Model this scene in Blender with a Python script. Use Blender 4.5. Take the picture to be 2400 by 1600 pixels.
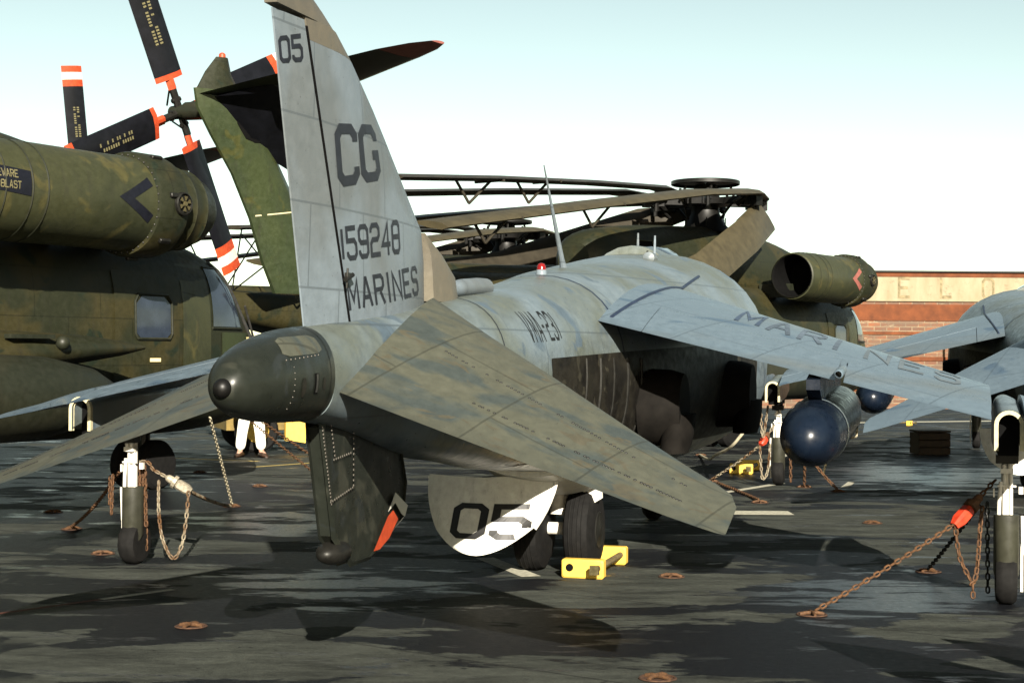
import bpy, bmesh, math, random
from math import sin, cos, pi, radians, atan2, sqrt
from mathutils import Vector, Matrix
from mathutils.bvhtree import BVHTree

for o in list(bpy.data.objects):
    bpy.data.objects.remove(o)
SC = bpy.context.scene
COL = SC.collection
RND = random.Random(7)

# ------------------------------------------------------------------ camera
CAM_H, F_PX, PITCH, ROLL = 1.7492, 3733.1, 0.005801, 0.005963
cd = bpy.data.cameras.new('camera')
cd.sensor_width = 36.0
cd.lens = 36.0 * F_PX / 2400.0
cd.clip_start = 0.1
cd.clip_end = 4000
cam = bpy.data.objects.new('camera', cd)
COL.objects.link(cam)
_view = Vector((0, cos(PITCH), sin(PITCH)))
_u = Vector((0, -sin(PITCH), cos(PITCH)))
_r = Vector((1, 0, 0)) * cos(ROLL) + _u * sin(ROLL)
_up = Vector((-1, 0, 0)) * sin(ROLL) + _u * cos(ROLL)
cam.matrix_world = Matrix(((_r.x, _up.x, -_view.x, 0), (_r.y, _up.y, -_view.y, 0),
                           (_r.z, _up.z, -_view.z, CAM_H), (0, 0, 0, 1)))
SC.camera = cam

# ------------------------------------------------------------------ sky and sun
SUN_AZ, SUN_EL = radians(-9.0), radians(23.0)     # direction the light travels, right of +Y
w = bpy.data.worlds.new('World')
SC.world = w
w.use_nodes = True
wn, wl = w.node_tree.nodes, w.node_tree.links
wn.clear()
sky = wn.new('ShaderNodeTexSky')
sky.sky_type = 'NISHITA'
sky.sun_disc = False
sky.sun_elevation = SUN_EL
# the sun stands opposite to the travel direction; sun_rotation is clockwise from +Y
sky.sun_rotation = pi + SUN_AZ
sky.air_density = 0.5
sky.dust_density = 0.3
sky.ozone_density = 0.0
bg = wn.new('ShaderNodeBackground')
bg.inputs['Strength'].default_value = 0.05
wo = wn.new('ShaderNodeOutputWorld')
tint = wn.new('ShaderNodeMix')          # white balance of the slide film, the same for the whole sky
tint.data_type = 'RGBA'
tint.blend_type = 'MULTIPLY'
tint.inputs[0].default_value = 1.0
tint.inputs[7].default_value = (1.32, 1.10, 0.67, 1)
wl.new(sky.outputs[0], tint.inputs[6])
wl.new(tint.outputs[2], bg.inputs[0])
wl.new(bg.outputs[0], wo.inputs[0])

sd = bpy.data.lights.new('sun', 'SUN')
sd.energy = 5.0
sd.angle = radians(0.5)
sd.color = (1.0, 0.93, 0.80)
sun = bpy.data.objects.new('sun', sd)
COL.objects.link(sun)
_ld = Vector((sin(SUN_AZ) * cos(SUN_EL), cos(SUN_AZ) * cos(SUN_EL), -sin(SUN_EL)))
sun.rotation_euler = _ld.to_track_quat('-Z', 'Y').to_euler()
sun.location = (0, -20, 30)

vs = SC.view_settings
vs.view_transform = 'Standard'
vs.look = 'None'
vs.exposure = 2.25
vs.gamma = 1.0
vs.use_curve_mapping = False

# ------------------------------------------------------------------ materials
MATS = {}


def nodes_of(name):
    m = bpy.data.materials.new(name)
    m.use_nodes = True
    nt = m.node_tree
    b = nt.nodes['Principled BSDF']
    return m, nt, b


def coord(nt, kind='Object', scale=(1, 1, 1), rot=(0, 0, 0)):
    t = nt.nodes.new('ShaderNodeTexCoord')
    mp = nt.nodes.new('ShaderNodeMapping')
    mp.inputs['Scale'].default_value = scale
    mp.inputs['Rotation'].default_value = rot
    nt.links.new(t.outputs[kind], mp.inputs[0])
    return mp.outputs[0]


def noise(nt, vec, scale, detail=4, rough=0.55, dist=0.0):
    n = nt.nodes.new('ShaderNodeTexNoise')
    n.inputs['Scale'].default_value = scale
    n.inputs['Detail'].default_value = detail
    n.inputs['Roughness'].default_value = rough
    n.inputs['Distortion'].default_value = dist
    nt.links.new(vec, n.inputs['Vector'])
    return n.outputs['Fac']


def ramp(nt, fac, stops):
    r = nt.nodes.new('ShaderNodeValToRGB')
    e = r.color_ramp.elements
    while len(e) < len(stops):
        e.new(0.5)
    for i, (p, c) in enumerate(stops):
        e[i].position = p
        if not isinstance(c, (tuple, list)):
            c = (c, c, c)
        e[i].color = (c[0], c[1], c[2], 1)
    nt.links.new(fac, r.inputs[0])
    return r.outputs[0]


def mix(nt, fac, a, b, mode='MIX'):
    m = nt.nodes.new('ShaderNodeMix')
    m.data_type = 'RGBA'
    m.blend_type = mode
    for sock, v in ((m.inputs[0], fac), (m.inputs[6], a), (m.inputs[7], b)):
        if isinstance(v, (int, float)):
            sock.default_value = v
        elif isinstance(v, (tuple, list)):
            sock.default_value = (v[0], v[1], v[2], 1)
        else:
            nt.links.new(v, sock)
    return m.outputs[2]


def bump(nt, b, h, strength, dist=0.01):
    n = nt.nodes.new('ShaderNodeBump')
    n.inputs['Strength'].default_value = strength
    n.inputs['Distance'].default_value = dist
    nt.links.new(h, n.inputs['Height'])
    nt.links.new(n.outputs[0], b.inputs['Normal'])


XZ = (radians(90), 0, 0)
ALB = 0.175      # the photograph is exposed for the sunlit paint; pigments are darker than they look


def dk(c):
    return tuple(x * ALB for x in c) if c else c


def plain(name, col, rough=0.5, metal=0.0, var=0.25, nscale=9.0, spec=0.22, bmp=0.0):
    m, nt, b = nodes_of(name)
    col = dk(col)
    v = coord(nt)
    f = noise(nt, v, nscale, 5, 0.6)
    lo = tuple(c * (1 - var) for c in col)
    hi = tuple(min(1, c * (1 + var)) for c in col)
    nt.links.new(ramp(nt, f, [(0.3, lo), (0.7, hi)]), b.inputs['Base Color'])
    b.inputs['Roughness'].default_value = rough
    b.inputs['Metallic'].default_value = metal
    b.inputs['Specular IOR Level'].default_value = spec
    if bmp:
        bump(nt, b, noise(nt, v, nscale * 6, 3), bmp, 0.004)
    MATS[name] = m
    return m


def camo(name, c1, c2, c3=None, scale=1.4, rough=0.42, streak=0.35, soft=0.04, lines=None,
         stretch=(1, 1, 1), thr=0.52, dirt=(0.06, 0.055, 0.045), dirt_amt=0.5, spec=0.2, coat=0.0):
    """worn two-tone paint: soft-edged patches, fine fade, streaky dirt and thin panel seams"""
    m, nt, b = nodes_of(name)
    c1, c2, c3, dirt = dk(c1), dk(c2), dk(c3), dk(dirt)
    v = coord(nt, scale=stretch)
    o = coord(nt)
    f = noise(nt, v, scale, 3, 0.5, 0.4)
    c = ramp(nt, f, [(thr - soft, c1), (thr + soft, c2)])
    if c3:
        g = noise(nt, v, scale * 2.3, 3, 0.5, 0.8)
        c = mix(nt, ramp(nt, g, [(0.6, 0), (0.66, 1)]), c, c3)
    fade = noise(nt, o, 14, 6, 0.65)
    c = mix(nt, 1.0, c, ramp(nt, fade, [(0.25, 0.80), (0.75, 1.14)]), 'MULTIPLY')
    sv = coord(nt, scale=(5.0, 5.0, 0.7))
    s = noise(nt, sv, 2.2, 5, 0.7)
    sm = ramp(nt, s, [(0.54, 0), (0.78, streak)])
    c = mix(nt, sm, c, dirt)
    sp = noise(nt, o, 55, 2, 0.5)
    c = mix(nt, ramp(nt, sp, [(0.70, 0), (0.76, dirt_amt)]), c, dirt)
    if lines:
        w_, h_, rotv = lines
        lv = coord(nt, rot=rotv)
        br = nt.nodes.new('ShaderNodeTexBrick')
        br.inputs['Scale'].default_value = 1.0
        br.inputs['Mortar Size'].default_value = 0.006
        br.inputs['Mortar Smooth'].default_value = 0.1
        br.inputs['Brick Width'].default_value = w_
        br.inputs['Row Height'].default_value = h_
        nt.links.new(lv, br.inputs['Vector'])
        lf = ramp(nt, br.outputs['Fac'], [(0.4, 0), (0.6, 0.55)])
        c = mix(nt, lf, c, tuple(x * 0.35 for x in c1))
    nt.links.new(c, b.inputs['Base Color'])
    rr = ramp(nt, fade, [(0.3, max(0.05, rough - 0.1)), (0.7, min(1, rough + 0.14))])
    nt.links.new(rr, b.inputs['Roughness'])
    b.inputs['Specular IOR Level'].default_value = spec
    b.inputs['Coat Weight'].default_value = coat
    b.inputs['Coat Roughness'].default_value = 0.25
    bump(nt, b, noise(nt, o, 3.0, 4), 0.12, 0.02)
    MATS[name] = m
    return m


camo('fin_grey', (.50, .61, .70), (.38, .43, .45), None, 1.2, .45, .08, .07, (.62, .41, XZ), (1, 1, .8), .53)
camo('body_grey', (.40, .51, .58), (.30, .34, .285), (.23, .32, .40), 1.3, .36, .40, .11, (1.1, .47, XZ), (1, 1, 1), .50, spec=.35)
camo('stab_grey', (.215, .222, .165), (.135, .165, .155), (.21, .195, .135), 2.2, .5, .15, .05, (.9, .55, (0, 0, .25)), (2.2, 1.0, 1), .56)
camo('wing_grey', (.33, .455, .56), (.32, .38, .40), (.19, .30, .43), 1.0, .34, .16, .08, (.95, .62, (0, 0, .35)), (1, .5, 1), .6, spec=.35)
camo('bullet_green', (.045, .052, .04), (.10, .105, .08), (.06, .07, .065), 2.6, .33, .25, .02, None, (1, 1, 1), .58)
camo('engine_bay', (.045, .04, .028), (.016, .014, .011), (.10, .092, .065), 3.2, .5, .7, .06)  # soot tones, kept dark to deepen the shade beneath the wing
camo('heli_green', (.05, .056, .026), (.095, .083, .03), (.034, .05, .027), 1.1, .5, .5, .05, (.95, .52, XZ), (1, 1, 1), .55)
camo('heli_dark', (.045, .052, .03), (.06, .062, .035), None, 1.2, .5, .4, .06)
camo('barrel_green', (.115, .122, .058), (.078, .088, .046), (.185, .17, .066), 1.0, .42, .5, .08, None, (1, 1, 1), .55)
camo('pylon_green', (.10, .13, .052), (.08, .11, .05), (.13, .14, .045), 1.4, .38, .6, .12)
camo('tan', (.40, .355, .265), (.36, .32, .25), None, 3, .5, .2, .08)
camo('white_door', (2.1, 2.05, 1.8), (1.9, 1.85, 1.65), None, 4, .45, .35, .08)
camo('sleeve', (.105, .105, .07), (.085, .085, .06), None, 4, .45, .3, .08)
camo('tank_blue', (.016, .03, .06), (.012, .022, .045), None, 2, .3, .25, .06)
camo('tank_grey', (.11, .125, .14), (.08, .09, .105), None, 3, .45, .3, .1)
plain('white_gear', (2.2, 2.1, 1.85), .4, 0, .15, 20)
plain('letter_dark', (.03, .034, .055), .5, 0, .35, 16)
plain('letter_blue', (.13, .19, .31), .45, 0, .35, 7)
plain('letter_faint', (.24, .31, .40), .45, 0, .35, 5)
plain('letter_trace', (.32, .39, .44), .45, 0, .3, 5)
plain('letter_black', (.02, .018, .016), .5, 0, .4, 30)
plain('letter_yellow', (.45, .4, .2), .5, 0, .3, 30)
plain('placard', (.018, .02, .035), .45, 0, .3, 12)
plain('black_blade', (.016, .017, .024), .38, 0, .4, 6)
plain('rotor_black', (.018, .017, .015), .45, .2, .5, 14)
plain('blade_tan', (.17, .14, .075), .5, 0, .25, 5)
plain('blade_brown', (.10, .085, .06), .42, 0, .3, 5)
plain('orange_red', (1.25, .16, .05), .5, 0, .25, 18)
plain('band_white', (1.9, 1.8, 1.6), .5, 0, .2, 18)
plain('rubber', (.02, .019, .018), .8, 0, .4, 20, .1, .2)
plain('black', (.008, .008, .008), .8, 0, .3, 9, .05)
plain('nozzle_dark', (.022, .019, .016), .8, 0, .4, 8, .05)
plain('steel', (.32, .31, .29), .35, .7, .35, 20)
plain('dark_steel', (.06, .058, .05), .45, .5, .4, 20)
plain('brass', (.42, .35, .17), .35, .6, .3, 30)
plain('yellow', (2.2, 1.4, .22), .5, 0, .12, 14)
plain('rust', (.24, .105, .034), .8, .1, .5, 40, .3)
plain('chain_grey', (.9, .8, .6), .6, .3, .4, 40)
plain('rope_white', (1.3, 1.15, .8), .8, 0, .25, 40, .3)
plain('red_paint', (1.5, .13, .05), .45, 0, .3, 22)
plain('blue_seal', (.05, .08, .16), .5, 0, .3, 20)
plain('line_white', (1.2, 1.15, .9), .7, 0, .35, 22)
plain('line_yellow', (1.3, .95, .25), .7, 0, .35, 22)
plain('line_red', (.25, .06, .03), .8, 0, .4, 22)
plain('rivet', (.30, .27, .23), .4, .4, .4, 60)
plain('rivet_dark', (.05, .05, .045), .5, 0, .4, 60)
plain('rim_cream', (1.5, 1.35, .85), .5, 0, .2, 20)
plain('cloth_white', (3.6, 3.5, 3.0), .85, 0, .08, 12, .2, .15)
plain('cloth_red', (.42, .04, .04), .85, 0, .2, 12, .2)
plain('skin', (1.2, .7, .5), .55, 0, .1, 12)
plain('leather', (.11, .05, .025), .5, 0, .3, 20)
plain('hair', (.03, .02, .012), .6, 0, .3, 30)
plain('wood', (.09, .05, .025), .7, 0, .35, 12)
camo('chain_mix', (.7, .6, .42), (.26, .12, .04), None, 6, .6, .2, .1)
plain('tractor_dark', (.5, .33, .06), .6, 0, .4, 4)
plain('tan_hose', (.4, .34, .22), .7, 0, .3, 12)


def glass(name, col, rough=0.06, spec=0.8):
    m, nt, b = nodes_of(name)
    v = coord(nt)
    nt.links.new(ramp(nt, noise(nt, v, 4, 3), [(.3, tuple(c * .6 for c in col)), (.7, col)]), b.inputs['Base Color'])
    b.inputs['Roughness'].default_value = rough
    b.inputs['Specular IOR Level'].default_value = spec
    MATS[name] = m


glass('window_glass', (.015, .02, .03), .08, .5)
glass('red_lens', (.10, .004, .004), .15, .4)
glass('lamp_lens', (.75, .62, .3), .15)


def blob(nt, pos, cx, cy, rx, ry, rot=0.0):
    """1 in the middle of an ellipse on the deck, 0 at its rim and beyond"""
    m1 = nt.nodes.new('ShaderNodeMapping')
    m1.vector_type = 'TEXTURE'
    m1.inputs['Location'].default_value = (cx, cy, 0)
    m1.inputs['Rotation'].default_value = (0, 0, rot)
    m1.inputs['Scale'].default_value = (rx, ry, 1000)
    nt.links.new(pos, m1.inputs[0])
    ln = nt.nodes.new('ShaderNodeVectorMath')
    ln.operation = 'LENGTH'
    nt.links.new(m1.outputs[0], ln.inputs[0])
    mr = nt.nodes.new('ShaderNodeMapRange')
    mr.interpolation_type = 'SMOOTHSTEP'
    mr.inputs[1].default_value = 1.0
    mr.inputs[2].default_value = 0.25
    nt.links.new(ln.outputs['Value'], mr.inputs[0])
    return mr.outputs[0]


def msum(nt, base, terms):
    out = base
    for f, k in terms:
        n = nt.nodes.new('ShaderNodeMath')
        n.operation = 'MULTIPLY_ADD'
        nt.links.new(f, n.inputs[0])
        n.inputs[1].default_value = k
        nt.links.new(out, n.inputs[2])
        out = n.outputs[0]
    return out


def deck_mat():
    m, nt, b = nodes_of('deck_nonskid')
    tc = nt.nodes.new('ShaderNodeTexCoord')
    pos = tc.outputs['Object']
    o = coord(nt)
    big = noise(nt, coord(nt, scale=(.42, .8, 1), rot=(0, 0, .35)), 1.5, 8, .62, .4)
    wet_spots = [(2.7, 11.5, 1.5, 1.3), (-1.4, 11.9, 1.3, 1.1), (6.0, 22.8, 3.2, 3.4), (-2.2, 16.2, 1.6, 2.0), (.1, 9.6, 1.6, .5), (1.7, 9.2, .9, .8), (-1.4, 10.3, 1.6, .45), (4.0, 9.3, 1.8, 1.0), (-2.8, 10.6, 1.0, .5), (-3.6, 19, 1.4, 2)]
    dry_spots = [(-1.6, 9.0, 2.2, .75), (.3, 8.5, 1.2, .4), (1.4, 11.8, 1.2, 1.0), (3.4, 16.2, 1.6, 2.6), (-3.0, 14.0, 1.3, 1.1), (-3.3, 23.5, 2, 3.0), (2.6, 9.9, .8, .5), (-2.8, 11.1, .8, .35), (.6, 11.2, .9, .5)]
    wv = msum(nt, big, [(blob(nt, pos, *q), .17) for q in wet_spots] + [(blob(nt, pos, *q), -.16) for q in dry_spots])
    wet = ramp(nt, wv, [(.462, 0), (.485, 1)])
    big2 = noise(nt, coord(nt, scale=(.5, 1.3, 1), rot=(0, 0, .3)), 2.2, 7, .65, .3)
    pv = msum(nt, big2, [(blob(nt, pos, *q), .17) for q in wet_spots[:4]])
    pud = ramp(nt, pv, [(.585, 0), (.64, 1)])
    fine = noise(nt, o, 18, 6, .7)
    grit = noise(nt, o, 95, 4, .75)
    med = noise(nt, coord(nt, scale=(.6, 1.6, 1)), 2.5, 6, .65)
    dry = mix(nt, 1.0, ramp(nt, med, [(.3, (.011, .0122, .011)), (.7, (.042, .0458, .039))]),
              ramp(nt, fine, [(.2, .6), (.8, 1.3)]), 'MULTIPLY')
    dry = mix(nt, 1.0, dry, ramp(nt, grit, [(.3, .45), (.7, 1.5)]), 'MULTIPLY')
    ridge = noise(nt, coord(nt, scale=(5, 60, 1), rot=(0, 0, .62)), 1.0, 4, .7)
    dry = mix(nt, 1.0, dry, ramp(nt, ridge, [(.3, .86), (.7, 1.12)]), 'MULTIPLY')
    wetc = mix(nt, 1.0, (.0022, .0026, .0036), ramp(nt, fine, [(.2, .5), (.8, 1.5)]), 'MULTIPLY')
    c = mix(nt, wet, dry, wetc)
    c = mix(nt, pud, c, (.0015, .0018, .0025))
    br = nt.nodes.new('ShaderNodeTexBrick')
    br.inputs['Scale'].default_value = 1.0
    br.inputs['Mortar Size'].default_value = .012
    br.inputs['Brick Width'].default_value = 9.0
    br.inputs['Row Height'].default_value = 2.4
    nt.links.new(coord(nt, rot=(0, 0, .62)), br.inputs['Vector'])
    c = mix(nt, ramp(nt, br.outputs['Fac'], [(.3, 0), (.7, .6)]), c, (.006, .006, .006))
    sc1 = noise(nt, coord(nt, scale=(.35, 9.0, 1), rot=(0, 0, .5)), 1.6, 6, .7)
    c = mix(nt, ramp(nt, sc1, [(.60, 0), (.72, .75)]), c, (.007, .007, .0068))
    sc2 = noise(nt, coord(nt, scale=(8.0, .5, 1), rot=(0, 0, -.25)), 1.4, 6, .7)
    c = mix(nt, ramp(nt, sc2, [(.64, 0), (.74, .5)]), c, (.05, .05, .043))
    drip = noise(nt, o, 26, 2, .4)
    c = mix(nt, ramp(nt, drip, [(.70, 0), (.72, .8)]), c, (.004, .004, .004))
    rst = noise(nt, o, 3.1, 5, .7)
    c = mix(nt, ramp(nt, rst, [(.73, 0), (.78, .5)]), c, (.04, .018, .008))
    nt.links.new(c, b.inputs['Base Color'])
    r = mix(nt, wet, (.85, .85, .85), (.48, .48, .48))
    r = mix(nt, pud, r, (.24, .24, .24))
    r = mix(nt, ramp(nt, fine, [(.3, 0), (.75, .35)]), r, (.85, .85, .85))
    nt.links.new(r, b.inputs['Roughness'])
    nt.links.new(mix(nt, pud, mix(nt, wet, (.06, .06, .06), (.12, .12, .12)), (.9, .9, .9)), b.inputs['Specular IOR Level'])
    nb = nt.nodes.new('ShaderNodeBump')
    nb.inputs['Distance'].default_value = 0.008
    nt.links.new(mix(nt, pud, (.7, .7, .7), (.32, .32, .32)), nb.inputs['Strength'])
    nt.links.new(mix(nt, .5, fine, grit), nb.inputs['Height'])
    nt.links.new(nb.outputs[0], b.inputs['Normal'])
    MATS['deck'] = m


deck_mat()


def brick_mat():
    m, nt, b = nodes_of('old_brick')
    lv = coord(nt, rot=XZ)
    br = nt.nodes.new('ShaderNodeTexBrick')
    br.inputs['Scale'].default_value = 1.0
    br.inputs['Brick Width'].default_value = .9
    br.inputs['Row Height'].default_value = .30
    br.inputs['Mortar Size'].default_value = .03
    br.inputs['Color1'].default_value = (.10, .032, .010, 1)
    br.inputs['Color2'].default_value = (.05, .022, .011, 1)
    br.inputs['Mortar'].default_value = (.11, .085, .05, 1)
    nt.links.new(lv, br.inputs['Vector'])
    o = coord(nt, scale=(.6, 1, 1.2))
    n1 = noise(nt, o, 1.6, 6, .7)
    n2 = noise(nt, coord(nt, scale=(.35, 1, 2.5)), 2.2, 6, .75)
    c = mix(nt, ramp(nt, n1, [(.42, 0), (.56, .75)]), br.outputs['Color'], (.05, .032, .02))
    c = mix(nt, ramp(nt, n2, [(.58, 0), (.66, .8)]), c, (.17, .14, .085))
    nt.links.new(c, b.inputs['Base Color'])
    b.inputs['Roughness'].default_value = .9
    MATS['brick'] = m
    m, nt, b = nodes_of('faded_sign_paint')
    n1 = noise(nt, coord(nt, scale=(.8, 1, 1.1)), 1.8, 8, .75)
    n2 = noise(nt, coord(nt, scale=(1.2, 1, .4)), 1.2, 5, .6)
    c = ramp(nt, n2, [(.3, (.115, .09, .05)), (.7, (.155, .13, .083))])
    c = mix(nt, ramp(nt, n1, [(.56, 0), (.68, .75)]), c, (.07, .05, .026))
    nt.links.new(c, b.inputs['Base Color'])
    b.inputs['Roughness'].default_value = .85
    MATS['sign_paint'] = m


brick_mat()
plain('terracotta', (.36, .10, .026), .85, 0, .35, 1.2)
plain('faded_letter', (.62, .5, .28), .9, 0, .45, 3)
plain('pier_concrete', (.2, .19, .17), .9, 0, .3, .4)
plain('ship_grey', (.18, .19, .19), .6, 0, .2, .5)


# ------------------------------------------------------------------ mesh builder
class MB:
    def __init__(s):
        s.v, s.f, s.mi = [], [], []
        s.m = 0

    def face(s, *idx):
        s.f.append(tuple(idx))
        s.mi.append(s.m)

    def add(s, pts):
        n = len(s.v)
        s.v += [tuple(p) for p in pts]
        return n

    def loft(s, rings, cap0=True, cap1=True, closed=True):
        n = len(rings[0])
        base = [s.add(r) for r in rings]
        for a, b in zip(base, base[1:]):
            for i in range(n if closed else n - 1):
                j = (i + 1) % n
                s.face(a + i, a + j, b + j, b + i)
        if cap0:
            s.face(*[base[0] + i for i in reversed(range(n))])
        if cap1:
            s.face(*[base[-1] + i for i in range(n)])
        return s

    def box(s, c, d, rot=None):
        hx, hy, hz = d[0] / 2, d[1] / 2, d[2] / 2
        p = [Vector((x, y, z)) for x in (-hx, hx) for y in (-hy, hy) for z in (-hz, hz)]
        if rot is not None:
            p = [rot @ q for q in p]
        n = s.add([q + Vector(c) for q in p])
        for f in ((0, 1, 3, 2), (4, 6, 7, 5), (0, 4, 5, 1), (2, 3, 7, 6), (0, 2, 6, 4), (1, 5, 7, 3)):
            s.face(*[n + i for i in f])
        return s

    def bbox(s, c, d, bev=0.01, rot=None):
        """box with chamfered vertical-ish edges (octagon section lofted along x)"""
        hx, hy, hz = d[0] / 2, d[1] / 2, d[2] / 2
        b_ = min(bev, hx * .9, hy * .9, hz * .9)

        def ring(x, sh):
            y, z = hy - sh, hz - sh
            k = b_
            q = [(x, -y + k, -z), (x, y - k, -z), (x, y, -z + k), (x, y, z - k), (x, y - k, z), (x, -y + k, z),
                 (x, -y, z - k), (x, -y, -z + k)]
            q = [Vector(a) for a in q]
            if rot is not None:
                q = [rot @ a for a in q]
            return [a + Vector(c) for a in q]
        s.loft([ring(-hx, b_), ring(-hx + b_, 0), ring(hx - b_, 0), ring(hx, b_)])
        return s

    def lathe(s, prof, origin=(0, 0, 0), axis=(1, 0, 0), seg=28, cap0=False, cap1=False, sy=1.0, sz=1.0):
        """prof = [(t, r)]; revolve about axis"""
        ax = Vector(axis).normalized()
        h = Vector((0, 0, 1)) if abs(ax.z) < .9 else Vector((1, 0, 0))
        e1 = h.cross(ax).normalized()
        e2 = ax.cross(e1)
        rings = []
        for t, r in prof:
            rings.append([Vector(origin) + ax * t + e1 * (r * sy * cos(2 * pi * k / seg)) + e2 * (r * sz * sin(2 * pi * k / seg))
                          for k in range(seg)])
        s.loft(rings, cap0, cap1)
        return s

    def tube(s, pts, r, seg=8, caps=True):
        pts = [Vector(p) for p in pts]
        rr = r if isinstance(r, (list, tuple)) else [r] * len(pts)
        rings = []
        prev = None
        for i, p in enumerate(pts):
            t = (pts[min(i + 1, len(pts) - 1)] - pts[max(i - 1, 0)]).normalized()
            if prev is None:
                h = Vector((0, 0, 1)) if abs(t.z) < .9 else Vector((1, 0, 0))
                e1 = h.cross(t).normalized()
            else:
                e1 = (prev - t * prev.dot(t)).normalized()
            prev = e1
            e2 = t.cross(e1)
            rings.append([p + e1 * (rr[i] * cos(2 * pi * k / seg)) + e2 * (rr[i] * sin(2 * pi * k / seg)) for k in range(seg)])
        s.loft(rings, caps, caps)
        return s

    def sphere(s, c, r, seg=16, rings=10, sc=(1, 1, 1)):
        rr = []
        for i in range(rings + 1):
            a = -pi / 2 + pi * i / rings
            q = max(cos(a), 1e-3)
            rr.append([Vector(c) + Vector((r * sc[0] * q * cos(2 * pi * k / seg), r * sc[1] * q * sin(2 * pi * k / seg),
                                           r * sc[2] * sin(a))) for k in range(seg)])
        s.loft(rr, True, True)
        return s

    def build(s, name, mats, parent=None, smooth=35, label=None):
        me = bpy.data.meshes.new(name)
        me.from_pydata([tuple(v) for v in s.v], [], s.f)
        if not isinstance(mats, (list, tuple)):
            mats = [mats]
        for q in mats:
            me.materials.append(MATS[q])
        for p, i in zip(me.polygons, s.mi):
            p.material_index = i
        bm = bmesh.new()
        bm.from_mesh(me)
        bmesh.ops.recalc_face_normals(bm, faces=bm.faces)
        bm.to_mesh(me)
        bm.free()
        if smooth:
            me.shade_smooth()
            me.set_sharp_from_angle(angle=radians(smooth))
        me.update()
        o = bpy.data.objects.new(name, me)
        COL.objects.link(o)
        if parent is not None:
            o.parent = parent
        if label:
            o['label'] = label
        return o


def tag(o, label=None, cat=None, group=None, kind=None):
    if label:
        o['label'] = label
    if cat:
        o['category'] = cat
    if group:
        o['group'] = group
    if kind:
        o['kind'] = kind
    return o


def thing(name, label, cat, loc=(0, 0, 0), rz=0.0, group=None):
    o = bpy.data.objects.new(name, None)
    o.empty_display_size = .2
    COL.objects.link(o)
    o.location = loc
    o.rotation_euler = (0, 0, rz)
    return tag(o, label, cat, group)


def copy_tree(o, parent=None, skip=()):
    c = o.copy()
    COL.objects.link(c)
    c.parent = parent
    for ch in o.children:
        if ch.name.split('.')[0] in skip:
            continue
        copy_tree(ch, c, skip)
    return c


def bvh_of(*objs):
    vs_, fs_ = [], []
    for o in objs:
        n = len(vs_)
        vs_ += [v.co.copy() for v in o.data.vertices]
        fs_ += [tuple(n + i for i in p.vertices) for p in o.data.polygons]
    return BVHTree.FromPolygons(vs_, fs_)


def superring(x, w_, zb, zt, zc, et=2.3, eb=2.3, n=32):
    out = []
    for k in range(n):
        a = 2 * pi * k / n
        ca, sa = cos(a), sin(a)
        e = et if sa >= 0 else eb
        y = w_ * math.copysign(abs(ca) ** (2 / e), ca)
        z = zc + (zt - zc if sa >= 0 else zc - zb) * math.copysign(abs(sa) ** (2 / e), sa)
        out.append((x, y, z))
    return out


def airfoil(t=.1, n=9, a=0.0, b=1.0, camber=0.012):
    """unit chord points from LE fraction a to b: returns (c, upper, lower)"""
    out = []
    for i in range(n):
        k = i / (n - 1)
        c = a + (b - a) * (k if a > 0 else k ** 1.6)
        y = 5 * t * (.2969 * sqrt(c) - .126 * c - .3516 * c * c + .2843 * c ** 3 - .1036 * c ** 4)
        cm = camber * 4 * c * (1 - c)
        out.append((c, cm + y, cm - y))
    return out


def foil_ring(le, te, t, a=0.0, b=1.0, n=9, camber=.012, up=Vector((0, 0, 1))):
    le, te = Vector(le), Vector(te)
    ch = (te - le).length
    prof = airfoil(t, n, a, b, camber)
    top = [le + (te - le) * c + up * (u_ * ch) for c, u_, l_ in prof]
    bot = [le + (te - le) * c + up * (l_ * ch) for c, u_, l_ in prof]
    st = 1 if a == 0 else 0
    return list(reversed(top)) + bot[st:]


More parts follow.
